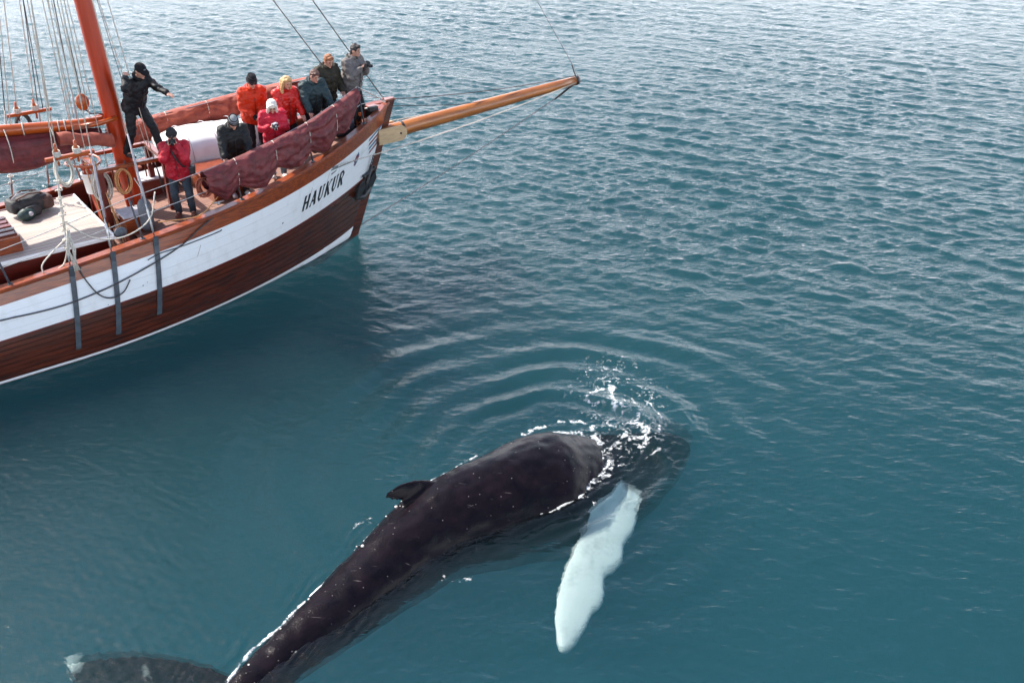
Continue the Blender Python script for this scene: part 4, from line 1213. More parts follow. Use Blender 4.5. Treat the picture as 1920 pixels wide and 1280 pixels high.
def hull_decal(name, polys, mat, parent, off=0.0165):
    """flat quads given in hull coordinates (l, t), laid on the curved side as thin raised paint"""
    V, F = [], []
    for q in polys:
        n = 5
        a, b, c, d = [np.array(p, float) for p in q]
        base = len(V)
        for i in range(n):
            for k in range(3):
                u_, v_ = i / (n - 1), k / 2
                p = (a * (1 - u_) + b * u_) * (1 - v_) + (d * (1 - u_) + c * u_) * v_
                V.append(hull(max(0.0, p[0]), p[1], off))
        for i in range(n - 1):
            for k in range(2):
                F.append((base + i * 3 + k, base + (i + 1) * 3 + k, base + (i + 1) * 3 + k + 1, base + i * 3 + k + 1))
    me = mesh_obj(name, V, F, mat, parent, False)
    bm = bmesh.new(); bm.from_mesh(me.data)
    bmesh.ops.recalc_face_normals(bm, faces=bm.faces)
    for f in bm.faces:
        if f.normal.y > 0: f.normal_flip()
    bm.to_mesh(me.data); bm.free()
    return me

def build_lettering():
    ink = pbr('black_lettering', (0.012, 0.012, 0.014), 0.45, var=0.3, scale=20)
    l = 2.54
    H_, Wd, gapl = 0.125, 0.168, 0.044
    for i, ch in enumerate('HAUKUR'):
        polys = []
        for j, (x0, y0, x1, y1, th) in enumerate(FONT[ch]):
            th = th * 1.45 + 0.06
            dx, dy = x1 - x0, y1 - y0
            n = math.hypot(dx, dy * 2.0); nx, ny = -dy * 2.0 / n, dx / n
            hx, hy = nx * th / 2, ny * th / 2 / 1.0
            if abs(dx) > abs(dy) * 2 or dy == 0: hx, hy = 0, th / 2
            else: hx, hy = th / 2, 0
            def mp(x, y): return (l - x * Wd + 0.05 * y, 0.365 - y * H_)
            polys.append([mp(x0 - hx, y0 - hy), mp(x1 - hx, y1 - hy), mp(x1 + hx, y1 + hy), mp(x0 + hx, y0 + hy)])
        o = hull_decal('letter', polys, ink, ship, 0.0165 + 0.0002 * i)
        l -= Wd + gapl
    # painted stripes at the bow
    blue = pbr('blue_stripe_paint', (0.05, 0.15, 0.26), 0.4, var=0.1, scale=10)
    red = pbr('red_stripe_paint', (0.22, 0.03, 0.05), 0.4, var=0.1, scale=10)
    for k, m_ in enumerate((blue, red, blue, red)):
        t0 = 0.150 + 0.040 * k
        hull_decal('bow_stripe', [[(0.62 - 0.06 * k, t0), (0.02, t0 - 0.030), (0.02, t0 - 0.012), (0.62 - 0.06 * k, t0 + 0.022)]], m_, ship)
    # small painted flower and its scroll
    for k in range(7):
        a = k * 0.9
        cl, ct = 0.98 + 0.045 * math.cos(a), 0.235 + 0.034 * math.sin(a)
        hull_decal('painted_petal', [[(cl - 0.035, ct - 0.006), (cl + 0.02, ct - 0.020), (cl + 0.04, ct + 0.008), (cl - 0.01, ct + 0.018)]], (red, blue)[k % 2], ship, 0.0165 + 0.0003 * k)
    gr = pbr('grey_scroll_paint', (0.16, 0.17, 0.18), 0.5, var=0.2, scale=10)
    hull_decal('painted_scroll', [[(1.04, .224), (1.45, .185), (1.45, .195), (1.04, .236)], [(1.45, .185), (1.95, .140), (1.95, .152), (1.45, .195)],
                                  [(1.70, .150), (1.95, .122), (1.92, .140), (1.72, .170)], [(1.72, .180), (1.90, .178), (1.88, .196), (1.74, .190)]], gr, ship)

def build_scuffs():
    scf = pbr('rust_and_scuffs', (0.36, 0.30, 0.25), 0.6, var=0.3, scale=12)
    drk = pbr('dark_scuff', (0.05, 0.045, 0.045), 0.6, var=0.3, scale=12)
    rr_ = random.Random(31)
    for k in range(6):
        l = rr_.uniform(0.9, 8.6); t = rr_.uniform(.14, .30); ln_ = rr_.uniform(.05, .16); w = rr_.uniform(.004, .010)
        hull_decal('rust_streak', [[(l, t), (l - w, t + ln_), (l + w * 0.2, t + ln_), (l + w, t)]], scf, ship, 0.0150 + 0.00005 * k)
    for l, t in ((5.95, .37), (6.02, .385), (3.05, .36), (6.6, .46)):
        w = rr_.uniform(.008, .03); h_ = rr_.uniform(.006, .02)
        hull_decal('scuff_mark', [[(l, t), (l - w, t + h_ * .3), (l - w * .8, t + h_), (l + w * .2, t + h_ * .8)]], drk, ship, 0.0160)

def build_hull_lines():
    def onhull(seq, off=0.05): return [hull(l, t, off) for l, t in seq]
    rope('mooring_line', onhull([(11, .2), (9.6, .235), (8.56, .262), (7.9, .30), (7.35, .313), (6.65, .28), (5.93, .204), (5.47, .133), (5.2, .05), (4.95, -0.0)]), 0.013, ROPED)
    rope('mooring_line', onhull([(6.1, .16), (5.88, .140), (5.4, .150), (4.76, .152), (4.66, .145)], 0.04), 0.009, ROPED)
    rope('hanging_line', onhull([(7.42, 0.0), (7.38, .05), (7.15, .186), (6.87, .323), (6.6, .395), (6.4, .376), (6.35, .279)], 0.06), 0.013, ROPED)
    # slack lines swinging between shrouds and rail
    rope('slack_line', ((-7.45, -1.88, 2.55), (-7.1, -1.95, 2.22), (-6.6, -1.98, 2.12), (-6.1, -1.92, 2.30), (-5.9, -1.86, 2.75)), 0.014, ROPE)
    rope('slack_line', ((-5.95, -1.9, 2.2), (-5.2, -1.86, 2.12), (-4.75, -1.80, 2.38)), 0.011, ROPEO)
    rope('slack_line', ((-7.5, -1.85, 2.2), (-7.62, -1.80, 1.85), (-7.75, -1.85, 1.78)), 0.014, ROPE)
    rope('slack_line', ((-7.5, -1.85, 2.3), (-7.95, -1.82, 1.95), (-8.0, -1.80, 1.74)), 0.014, ROPE)
    # block at the middle shroud
    MB().ball((-6.62, -1.86, 2.16), (0.12, 0.06, 0.10), 10, 8).build('tackle_block', GALV, ship)
    rr_ = random.Random(9)
    mm = MB()
    for k in range(6):
        x = -7.46 + rr_.uniform(-.05, .05)
        mm.tube([(x, -1.92 + rr_.uniform(-.04, .02), 2.45), (x + rr_.uniform(-.1, .1), -1.96 + rr_.uniform(-.03, .03), 2.1), (x + rr_.uniform(-.06, .06), -1.98, 1.72)], 0.013, 5)
    mm.build('lanyard', ROPE, ship)

build_hull(); build_decks(); build_rig(); build_lifelines(); build_lettering(); build_scuffs(); build_hull_lines()

# ------------------------------------------------------------------ loose things on board
draped_cloth('draped_sail', -1, -5.0, -1.15, SAIL, 1.3, 0.74, 'burgundy sail draped over the lifelines along the rail facing the whale')
draped_cloth('draped_sail', 1, -5.55, -1.30, SAILO, 5.1, 0.55, 'burgundy sail with a sunlit tone in its colour, hung along the far lifelines behind the white dinghy')

def dinghy():
    root = empty('dinghy', W(-3.75, 1.02, deck_z(-3.7)), SHIP_RZ)
    tag(root, 'white upturned dinghy stowed on chocks on the foredeck', 'dinghy')
    rows = []
    for i in range(25):
        q = i / 24.0; x = -1.05 + 2.1 * q
        w = 0.62 * (1 - max(0, (q - 0.45) / 0.55) ** 2.6 * 0.9) * (0.86 + 0.14 * min(1, q * 5))
        h = 0.60 * (1 - 0.12 * q) * (0.80 + 0.20 * min(1, q * 4))
        row = []
        for k in range(21):
            a = math.pi * k / 20
            c, s_ = math.cos(a), math.sin(a)
            row.append(Vector((x, w * math.copysign(abs(c) ** 0.55, c), 0.22 + h * abs(s_) ** 0.5 * (1 + 0.012 * math.sin(x * 17) + 0.04 * (1 - abs(c))))))
        rows.append(row)
    o = grid_obj('hull', rows, WHITE, root, flip=True)
    mesh_obj('end_panel', rows[0], [tuple(range(21))], WHITE, o, False)
    mesh_obj('end_panel', rows[-1], [tuple(range(20, -1, -1))], WHITE, o, False)
    for s in (-1, 1):
        MB().tube([r_[0 if s > 0 else 20] for r_ in rows], 0.028, 8).build('gunwale', pbr('dinghy_gunwale', (0.30, 0.27, 0.29), .6), root)
    for k in range(3):
        MB().tube([Vector((-0.6 + 0.55 * k, 0.66 * math.cos(a), 0.22 + 0.66 * abs(math.sin(a)) ** 0.6)) for a in np.linspace(0.06, math.pi - 0.06, 13)], 0.008, 5).build('lashing_strap', CANVAS, root)
    for x in (-0.7, 0.55):
        b = MB().box((x, 0, 0.11), (0.10, 1.25, 0.20)); b.build('chock', WOOD, root, False)
dinghy()

def bucket():
    root = empty('bucket', W(-6.50, -0.12, 2.34), SHIP_RZ)
    tag(root, 'white plastic bucket hanging from the wooden hoop beside the mast', 'bucket')
    prof = [(0.125, 0.0), (0.130, 0.01), (0.160, 0.36), (0.172, 0.365), (0.172, 0.395), (0.160, 0.40), (0.150, 0.395), (0.122, 0.03), (0.0, 0.025)]
    rows = [[Vector((r_ * math.cos(a), r_ * math.sin(a), z)) for a in np.linspace(0, 6.2832, 25)[:-1]] for r_, z in prof]
    o = grid_obj('pail', rows, WHITE, root, closed=True)
    mesh_obj('pail_base', rows[0], [tuple(range(23, -1, -1))], WHITE, o, False)
    MB().tube([Vector((0.0, 0.175 * math.cos(a), 0.37 + 0.17 * math.sin(a))) for a in np.linspace(0, math.pi, 13)], 0.006, 5).build('handle', STEEL, root)
    MB().box((0.147, -0.02, 0.20), (0.012, 0.03, 0.05)).build('mark', BLACK, root, False)
bucket()

def fender():
    root = empty('fender', W(-5.92, -1.10, 1.74), SHIP_RZ)
    tag(root, 'grey cylindrical boat fender standing against the locker by the mast', 'fender')
    MB().tube([(0, 0, .02), (0, 0, .05), (0, 0, .12), (0, 0, .52), (0, 0, .60), (0, 0, .64)], [.05, .10, .125, .125, .09, .04], 16).build('fender_body', GREY, root)
    MB().tube([(0, 0, .62), (0, 0, .70)], .028, 8).build('fender_eye', GREY, root)
    MB().tube([(0, 0, .70), (0.02, 0.10, 0.82), (0, 0.3, 0.95)], .010, 5).build('lanyard', ROPE, root)
fender()

def hanging_canvas():
    V, F = [], []
    for i in range(24):
        u_ = i / 23
        for k in range(20):
            v_ = k / 19
            x = -6.62 + 0.26 * u_ * (1 - 0.55 * v_) + 0.10 * v_
            y = 0.06 - 0.55 * v_ + 0.05 * math.sin(u_ * 22 + 2 * v_) * (0.3 + 0.7 * v_) + 0.05 * mnoise.noise(Vector((u_ * 4, v_ * 3, 2)))
            V.append(W(x, y, 2.85 - 1.35 * v_))
    for i in range(23):
        for k in range(19):
            F.append((i * 20 + k, i * 20 + k + 1, (i + 1) * 20 + k + 1, (i + 1) * 20 + k))
    o = mesh_obj('hanging_canvas', V, F, pbr('orange_red_canvas', (0.45, 0.075, 0.03), 0.75, col2=(0.30, 0.04, 0.02), scale=6, bump=0.3, bscale=25))
    o.modifiers.new('thick', 'SOLIDIFY').thickness = 0.006
    tag(o, 'orange red canvas hanging in folds beside the white bucket', 'canvas')
hanging_canvas()

def backpack():
    root = empty('backpack', W(-7.50, 0.72, 1.90), SHIP_RZ + R(15))
    tag(root, 'black and brown backpack lying on the planked cabin top', 'backpack')
    blk = pbr('black_nylon', (0.022, 0.021, 0.023), 0.6, var=0.4, scale=12, bump=0.4, bscale=25)
    brn = pbr('brown_nylon', (0.085, 0.040, 0.032), 0.65, var=0.3, scale=12, bump=0.4, bscale=25)
    def soft(name, c, s, mat, seed):
        mb = MB(); mb.ball((0, 0, 0), (1, 1, 1), 22, 14)
        vs_ = []
        for v in mb.v:
            v = Vector(v)
            p = Vector([math.copysign(abs(q) ** 0.6, q) for q in v])
            p *= 1 + 0.10 * mnoise.noise(v * 2.5 + Vector((seed, 0, 0))) + 0.04 * mnoise.noise(v * 7 + Vector((seed, 3, 0)))
            vs_.append(Vector(c) + Vector((p.x * s[0] / 2, p.y * s[1] / 2, max(p.z * s[2] / 2, -s[2] / 2 * 0.92))))
        return mesh_obj(name, vs_, mb.f, mat, root)
    soft('pack_body', (0, 0, .19), (.66, .42, .36), blk, 1)
    soft('front_pocket', (.26, -.06, .17), (.26, .34, .28), brn, 4)
    soft('side_pocket', (-.10, -.25, .13), (.34, .14, .22), blk, 8)
    soft('lid', (-.30, .02, .22), (.22, .36, .28), blk, 13)
    for s in (-1, 1):
        MB().tube([(-.30, s * .10, .36), (-.05, s * .12, .42), (.20, s * .10, .37), (.30, s * .08, .28)], .016, 6).build('shoulder_strap', brn, root)
    MB().tube([(-.32, -.02, .37), (-.2, .0, .43), (-.05, .02, .40)], .012, 6).build('grab_loop', CANVAS, root)
    root2 = empty('stuff_bag', W(-7.66, 0.38, 1.90), SHIP_RZ)
    tag(root2, 'small dark green bag beside the backpack on the cabin top', 'bag')
    mb = MB(); mb.ball((0, 0, 0.11), (.17, .12, .12), 16, 10)
    vs_ = [Vector(v) * (1 + 0.08 * mnoise.noise(Vector(v) * 9)) for v in mb.v]
    mesh_obj('bag_body', vs_, mb.f, pbr('dark_green_nylon', (0.012, 0.035, 0.034), .5, var=.3, scale=10, bump=.4, bscale=20), root2)
    MB().ball((.06, -.09, .14), (.05, .04, .045), 10, 7).build('bag_badge', CANVAS, root2)
backpack()

def anchor():
    root = empty('anchor', W(*hull(0.20, .55, 0.10)), SHIP_RZ)
    tag(root, 'black iron anchor hanging against the bow below the white band', 'anchor')
    P0 = Vector(root.location)
    def L2(l, t, off): return hull(l, t, off) - hull(0.20, .55, 0.10)
    m = MB()
    m.tube([L2(0.22, .40, .09), L2(.22, .52, .11), L2(.25, .62, .12)], [.035, .045, .055], 8); m.build('shank', BLACK, root)
    m = MB(); m.tube([L2(.52, .60, .10), L2(.25, .635, .13), L2(.02, .60, .14)], [.05, .075, .05], 8); m.build('crown', BLACK, root)
    for l0, l1 in ((.50, .46), (.03, .04)):
        a = L2(l0, .605, .12); b = L2(l1, .47, .15)
        d = (b - a)
        side = Vector((0.09, 0.02, 0.0))
        vs_ = [a - side * .6, a + side * .6, a.lerp(b, .55) + side * 1.25, b, a.lerp(b, .55) - side * 1.25]
        th = Vector((0.02, -0.05, 0))
        n = 5
        mesh_obj('fluke', [v + th * .5 for v in vs_] + [v - th * .5 for v in vs_], [tuple(range(n)), tuple(range(2 * n - 1, n - 1, -1))] + [(i, n + i, n + (i + 1) % n, (i + 1) % n) for i in range(n)], BLACK, root, False)
    m = MB(); m.tube([L2(.42, .455, .08), L2(.02, .455, .10)], .028, 8); m.ball(L2(.42, .455, .08), .045, 8, 6).ball(L2(.02, .455, .10), .045, 8, 6); m.build('stock', BLACK, root)
    m = MB()
    for k in range(7):
        c = L2(.24, .40 - 0.012 * k, .09)
        m.tube([c + Vector((0.03 * math.cos(x) * (1 if k % 2 else .3), 0.03 * math.cos(x) * (.3 if k % 2 else 1), 0.035 * math.sin(x))) for x in np.linspace(0, 6.283, 8)], .009, 4, False)
    m.build('anchor_chain', BLACK, root)
anchor()

def rope_pile():
    mb = MB(); rr_ = random.Random(21)
    c = W(-4.92, -1.62, zsheer(-4.9) + 0.50)
    for k in range(12):
        ra = rr_.uniform(.10, .17); tl = rr_.uniform(-.3, .3); ph = rr_.uniform(0, 6)
        pts = [c + Vector((ra * math.cos(a) * math.cos(tl) * .7 + rr_.uniform(-.006, .006), ra * .6 * math.cos(a + .4) + 0.02 * (k - 6) * .5, 1.35 * ra * math.sin(a) + 0.02 * math.sin(3 * a + ph))) for a in np.linspace(0, 6.283, 17)]
        mb.tube(pts, 0.012, 5, False)
    o = mb.build('rope_bundle', pbr('red_rope', (0.42, 0.12, 0.075), 0.85, var=0.25, scale=40, bump=.4, bscale=120))
    tag(o, 'bundle of reddish rope hanging at the end of the draped burgundy sail', 'rope')
rope_pile()
# ------------------------------------------------------------------ people
SKIN = pbr('skin', (0.52, 0.27, 0.19), 0.5, var=0.10, scale=14, spec=0.4)
LIP = pbr('lips', (0.36, 0.11, 0.09), 0.5, var=0.1)
EYE = pbr('eye', (0.03, 0.025, 0.02), 0.25, var=0.2)
def cloth(name, c, rough=0.72, c2=None, coat=0.0):
    return pbr(name, c, rough, var=0.16, col2=c2, scale=9, bump=0.45, bscale=26, sheen=0.0, coat=coat, spec=0.28)

def ik(a, target, l1, l2, pole):
    """middle joint of a two-bone limb from a to target, bent towards pole"""
    a, target, pole = Vector(a), Vector(target), Vector(pole)
    d = target - a
    L_ = min(d.length, (l1 + l2) * 0.985)
    dn = d.normalized()
    x = (l1 * l1 - l2 * l2 + L_ * L_) / (2 * L_)
    h = math.sqrt(max(0.0, l1 * l1 - x * x))
    pv = pole - dn * pole.dot(dn)
    pv = pv.normalized() if pv.length > 1e-6 else Vector((0, 0, -1))
    return a + dn * x + pv * h, a + dn * L_

def wrinkle(me, amp, freq, seed):
    n = len(me.vertices)
    co = np.empty(n * 3, dtype=np.float32); me.vertices.foreach_get('co', co); co = co.reshape(-1, 3)
    no = np.empty(n * 3, dtype=np.float32); me.vertices.foreach_get('normal', no); no = no.reshape(-1, 3)
    d = np.array([mnoise.noise(Vector((c[0] * freq, c[1] * freq, c[2] * freq * 1.7 + seed))) + 0.6 * mnoise.noise(Vector((c[0] * freq * 2.3 + c[2] * 6, c[1] * freq * 2.3, c[2] * freq * 2.6 + seed))) for c in co], dtype=np.float32)
    co += no * (d * amp)[:, None]
    me.vertices.foreach_set('co', co.ravel()); me.update()

def person(pos, yaw, label, h=1.75, lean=0.0, side=0.0, hands=None, head=(0, 0), jacket=None, trousers=None, shoes=None, stance=0.10, step=0.0,
           hat=None, hair=None, hood=None, glasses=False, strap=None, collar=True, gloves=None, bulk=1.0, jacket_len=0.0, feet=None, hair_long=False, holding=None, zipc=None, pole_r=None):
    """pos: feet on the ground (world). Person frame: +x faces forward, +y to the person's own left."""
    s = h / 1.75
    root = empty('person', pos, yaw)
    tag(root, label, 'person', 'people aboard the sailing ship')
    bulk = bulk * 1.24; h = h * 1.03
    sd = sum(ord(c) for c in label) % 97
    # --- joints
    bend = Matrix.Rotation(lean, 3, 'Y') @ Matrix.Rotation(side, 3, 'X')
    hipz = 0.93
    back = -0.10 * math.sin(lean) * 1.2
    pel = Vector((back, 0, hipz))
    def up(v): return pel + bend @ (Vector(v))
    waist = up((0, 0, 0.14)); chest = up((0.0, 0, 0.36)); neck = up((0.0, 0, 0.53)); 
    hd = Matrix.Rotation(lean * 0.6 + head[0], 3, 'Y') @ Matrix.Rotation(head[1], 3, 'Z')
    hd = Matrix.Rotation(head[1], 3, 'Z') @ Matrix.Rotation(lean * 0.45 + head[0], 3, 'Y')
    nk2 = neck + (bend @ Vector((0.02, 0, 0.075)))
    hc = nk2 + hd @ Vector((0.025, 0, 0.115))
    J = {}
    for sg, nm in ((1, 'l'), (-1, 'r')):
        J['hip' + nm] = pel + Vector((0, sg * 0.095, -0.03))
        fx = (feet[0 if sg > 0 else 1] if feet else (step * sg, sg * stance, 0))
        J['ank' + nm] = Vector((fx[0] - 0.03, fx[1], fx[2] + 0.085))
        J['kne' + nm], J['ank' + nm] = ik(J['hip' + nm], J['ank' + nm], 0.44, 0.43, (1, sg * 0.15, 0.1))
        J['toe' + nm] = J['ank' + nm] + Vector((0.155, sg * 0.03, -0.045))
        J['sh' + nm] = up((0.0, sg * 0.185, 0.475))
        tg = Vector(hands[0 if sg > 0 else 1]) if hands else Vector((0.08, sg * 0.28, 0.80))
        pole = (-0.35, sg * 0.6, -0.9) if (sg > 0 or pole_r is None) else pole_r
        J['elb' + nm], J['wri' + nm] = ik(J['sh' + nm], tg, 0.285, 0.26, pole)
    # --- body: one continuous skin
    mb = MB()
    mb.ball(hc, (0.098, 0.078, 0.112), 16, 12, hd)
    mb.ball(hc + hd @ Vector((0.030, 0, -0.055)), (0.066, 0.058, 0.070), 14, 10, hd)
    mb.capsule(hc + hd @ Vector((0.092, 0, 0.008)), 0.013, hc + hd @ Vector((0.108, 0, -0.028)), 0.018, 8)
    mb.ball(hc + hd @ Vector((0.080, 0, -0.100)), (0.024, 0.026, 0.020), 8, 6, hd)
    mb.ball(hc + hd @ Vector((0.085, 0, 0.030)), (0.018, 0.055, 0.012), 10, 6, hd)
    for sg in (-1, 1):
        mb.ball(hc + hd @ Vector((-0.005, sg * 0.080, -0.012)), (0.022, 0.012, 0.034), 8, 6, hd)
    mb.capsule(nk2 + hd @ Vector((0, 0, 0.04)), 0.052, neck - bend @ Vector((0, 0, 0.05)), 0.060, 12)
    mb.capsule(chest, 0.10, waist, 0.095, 12); mb.capsule(waist, 0.095, pel, 0.10, 12)
    mb.capsule(J['shl'], 0.05, J['shr'], 0.05, 10)
    for nm, sg in (('l', 1), ('r', -1)):
        mb.capsule(J['sh' + nm], 0.046, J['elb' + nm], 0.036, 10)
        mb.capsule(J['elb' + nm], 0.036, J['wri' + nm], 0.026, 10)
        mb.capsule(J['hip' + nm], 0.070, J['kne' + nm], 0.050, 10)
        mb.capsule(J['kne' + nm], 0.050, J['ank' + nm], 0.034, 10)
        mb.capsule(J['ank' + nm], 0.034, J['toe' + nm], 0.026, 8)
        # hand: palm, four fingers of unequal length curled a little, thumb from the side
        fd = (J['wri' + nm] - J['elb' + nm]).normalized()
        acr = fd.cross(Vector((0, 0, 1)))
        acr = acr.normalized() if acr.length > 0.1 else Vector((0, 1, 0))
        pn = acr.cross(fd).normalized()
        if pn.z < 0: pn = -pn
        inner = acr * (-sg if (acr.dot(Vector((0, 1, 0))) > 0) else sg)
        w0 = J['wri' + nm]
        mb.capsule(w0 + fd * 0.025 + acr * 0.018, 0.021, w0 + fd * 0.075 + acr * 0.024, 0.017, 8)
        mb.capsule(w0 + fd * 0.025 - acr * 0.018, 0.021, w0 + fd * 0.075 - acr * 0.024, 0.017, 8)
        curl = 0.9 if holding else 0.45
        for q, (o_, ln_) in enumerate(((0.030, 0.060), (0.010, 0.070), (-0.011, 0.066), (-0.031, 0.052))):
            k0 = w0 + fd * 0.085 + acr * o_
            k1 = k0 + (fd * math.cos(curl * 0.6) - pn * math.sin(curl * 0.6)) * ln_ * 0.55
            k2 = k1 + (fd * math.cos(curl * 1.7) - pn * math.sin(curl * 1.7)) * ln_ * 0.5
            mb.capsule(k0, 0.0098, k1, 0.0092, 6); mb.capsule(k1, 0.0092, k2, 0.0084, 6)
        t0 = w0 + fd * 0.030 + inner * 0.030
        t1 = t0 + (fd * 0.6 + inner * 0.75 - pn * 0.2).normalized() * 0.036
        t2 = t1 + (fd * 0.9 + inner * 0.2 - pn * 0.4).normalized() * 0.030
        mb.capsule(t0, 0.013, t1, 0.0115, 6); mb.capsule(t1, 0.0115, t2, 0.0095, 6)
        J['palm' + nm] = w0 + fd * 0.07 - pn * 0.02
    me = remesh(mb, 0.0095, 2, 'body')
    me.materials.append(SKIN)
    b = D.objects.new('body', me); link(b, root)
    b.scale = (s, s, s)
    made = [b]
    def part(mbx, name, mat, vox=0.014, sm=2, wr=0.0, fr=9, parent=root):
        m_ = remesh(mbx, vox, sm, name)
        if wr: wrinkle(m_, wr, fr, sd)
        m_.materials.append(mat)
        o = D.objects.new(name, m_); link(o, parent)
        if parent is root: o.scale = (s, s, s)
        return o
    # --- trousers
    t_ = MB()
    t_.capsule(pel + Vector((0, 0.05, 0.02)), 0.135, pel + Vector((0, -0.05, 0.02)), 0.135, 14)
    t_.capsule(pel, 0.14, waist, 0.135, 14)
    for nm in 'lr':
        t_.capsule(J['hip' + nm], 0.115, J['kne' + nm], 0.082, 14)
        t_.capsule(J['kne' + nm], 0.080, J['ank' + nm] + Vector((0, 0, 0.0)), 0.070, 14)
    part(t_, 'trousers', trousers, 0.016, 2, 0.012, 8)
    # --- shoes
    for nm in 'lr':
        t_ = MB(); a = J['ank' + nm]
        t_.capsule(a + Vector((-0.035, 0, -0.040)), 0.044, J['toe' + nm] + Vector((0.02, 0, 0.002)), 0.040, 10)
        t_.capsule(a + Vector((0, 0, 0.03)), 0.052, a + Vector((0.0, 0, -0.035)), 0.048, 10)
        t_.box(a + Vector((0.065, 0, -0.072)), (0.28, 0.085, 0.022))
        part(t_, 'shoe', shoes, 0.012, 2)
    # --- jacket: trunk, hem, sleeves, collar
    t_ = MB(); bk = bulk
    t_.capsule(chest + bend @ Vector((0.01, 0.085, 0.02)), 0.135 * bk, chest + bend @ Vector((0.01, -0.085, 0.02)), 0.135 * bk, 16)
    t_.capsule(chest + bend @ Vector((0.015, 0.05, -0.06)), 0.145 * bk, waist + bend @ Vector((0.01, 0.045, -0.02)), 0.150 * bk, 16)
    t_.capsule(chest + bend @ Vector((0.015, -0.05, -0.06)), 0.145 * bk, waist + bend @ Vector((0.01, -0.045, -0.02)), 0.150 * bk, 16)
    for sy in (-1, 1):
        t_.capsule(waist + bend @ Vector((0.0, sy * 0.05, -0.02)), 0.150 * bk, pel + bend @ Vector((0.0, sy * 0.055, -0.04 - jacket_len)), 0.150 * bk, 16)
    t_.capsule(J['shl'], 0.083 * bk, J['shr'], 0.083 * bk, 12)
    t_.capsule(neck + bend @ Vector((0, 0, -0.05)), 0.10, neck + bend @ Vector((0.0, 0, 0.015)), 0.080, 12)
    for nm in 'lr':
        t_.capsule(J['sh' + nm], 0.086 * bk, J['elb' + nm], 0.066 * bk, 12)
        t_.capsule(J['elb' + nm], 0.066 * bk, J['wri' + nm].lerp(J['elb' + nm], 0.10), 0.047 * bk, 12)
    jk = part(t_, 'jacket', jacket, 0.015, 2, 0.022, 8)
    def child(o, par=jk):
        o.parent = par; o.scale = (1, 1, 1)
        return o
    if collar:
        t_ = MB()
        cc = neck + bend @ Vector((0.012, 0, 0.040))
        t_.tube([cc + bend @ Vector((0.088 * math.cos(a), 0.080 * math.sin(a), 0.012 - 0.02 * math.cos(a))) for a in np.linspace(0.35, 5.93, 17)], 0.026, 8)
        o = t_.build('collar', jacket, jk)
    if hood:
        t_ = MB()
        hb = neck + bend @ Vector((-0.085, 0, 0.02))
        for a in np.linspace(-1.5, 1.5, 7):
            t_.ball(neck + bend @ Vector((-0.095 * math.cos(a) - 0.005, 0.115 * math.sin(a), 0.005 + 0.02 * math.cos(a))), (0.052, 0.052, 0.060), 10, 8)
        part(t_, 'hood', hood, 0.014, 2, 0.008, 12, parent=jk)
    # front zip and pocket flaps, following the front of the jacket
    fz = lambda z, y=0.0: chest.lerp(waist, (0.36 - z) / 0.22) if z > 0.14 else waist.lerp(pel, (0.14 - z) / 0.14)
    zp = [fz(z) + bend @ Vector((0.152 * bk + 0.012, 0, 0)) for z in np.linspace(0.42, -0.06 - jacket_len * 0.6, 9)]
    MB().tube(zp, 0.006, 5).build('zip', zipc or BLACK, jk)
    for sy in (-1, 1):
        c = waist + bend @ Vector((0.138 * bk, sy * 0.095, -0.05))
        bevel_box('pocket_flap', c, (0.03, 0.12, 0.035), jacket, jk, 0.006, rot=bend @ Matrix.Rotation(sy * 0.5, 3, 'Z'))
    # --- cuffs or gloves
    for nm in 'lr':
        if gloves:
            t_ = MB(); e = (J['wri' + nm] - J['elb' + nm]).normalized()
            t_.capsule(J['wri' + nm] - e * 0.04, 0.040, J['wri' + nm] + e * 0.03, 0.040, 10)
            t_.ball(J['palm' + nm], 0.052, 10, 8)
            part(t_, 'glove', gloves, 0.012, 2)
    # --- face
    for sg in (-1, 1):
        o = MB().ball(hc + hd @ Vector((0.086, sg * 0.032, 0.008)), (0.010, 0.014, 0.008), 8, 6, hd).build('eye', EYE, b)
        if hair:
            MB().capsule(hc + hd @ Vector((0.098, sg * 0.018, 0.034)), 0.006, hc + hd @ Vector((0.090, sg * 0.048, 0.034)), 0.005, 6).build('eyebrow', hair, b)
    MB().capsule(hc + hd @ Vector((0.094, 0.020, -0.066)), 0.006, hc + hd @ Vector((0.094, -0.020, -0.066)), 0.006, 6).build('mouth', LIP, b)
    if glasses:
        g = MB()
        for sg in (-1, 1):
            g.ball(hc + hd @ Vector((0.100, sg * 0.034, 0.010)), (0.010, 0.030, 0.022), 10, 7, hd)
            g.capsule(hc + hd @ Vector((0.088, sg * 0.064, 0.014)), 0.005, hc + hd @ Vector((0.0, sg * 0.084, 0.014)), 0.005, 6)
        g.capsule(hc + hd @ Vector((0.104, 0.012, 0.014)), 0.005, hc + hd @ Vector((0.104, -0.012, 0.014)), 0.005, 6)
        o = g.build('sunglasses', BLACK, root); o.scale = (s, s, s)
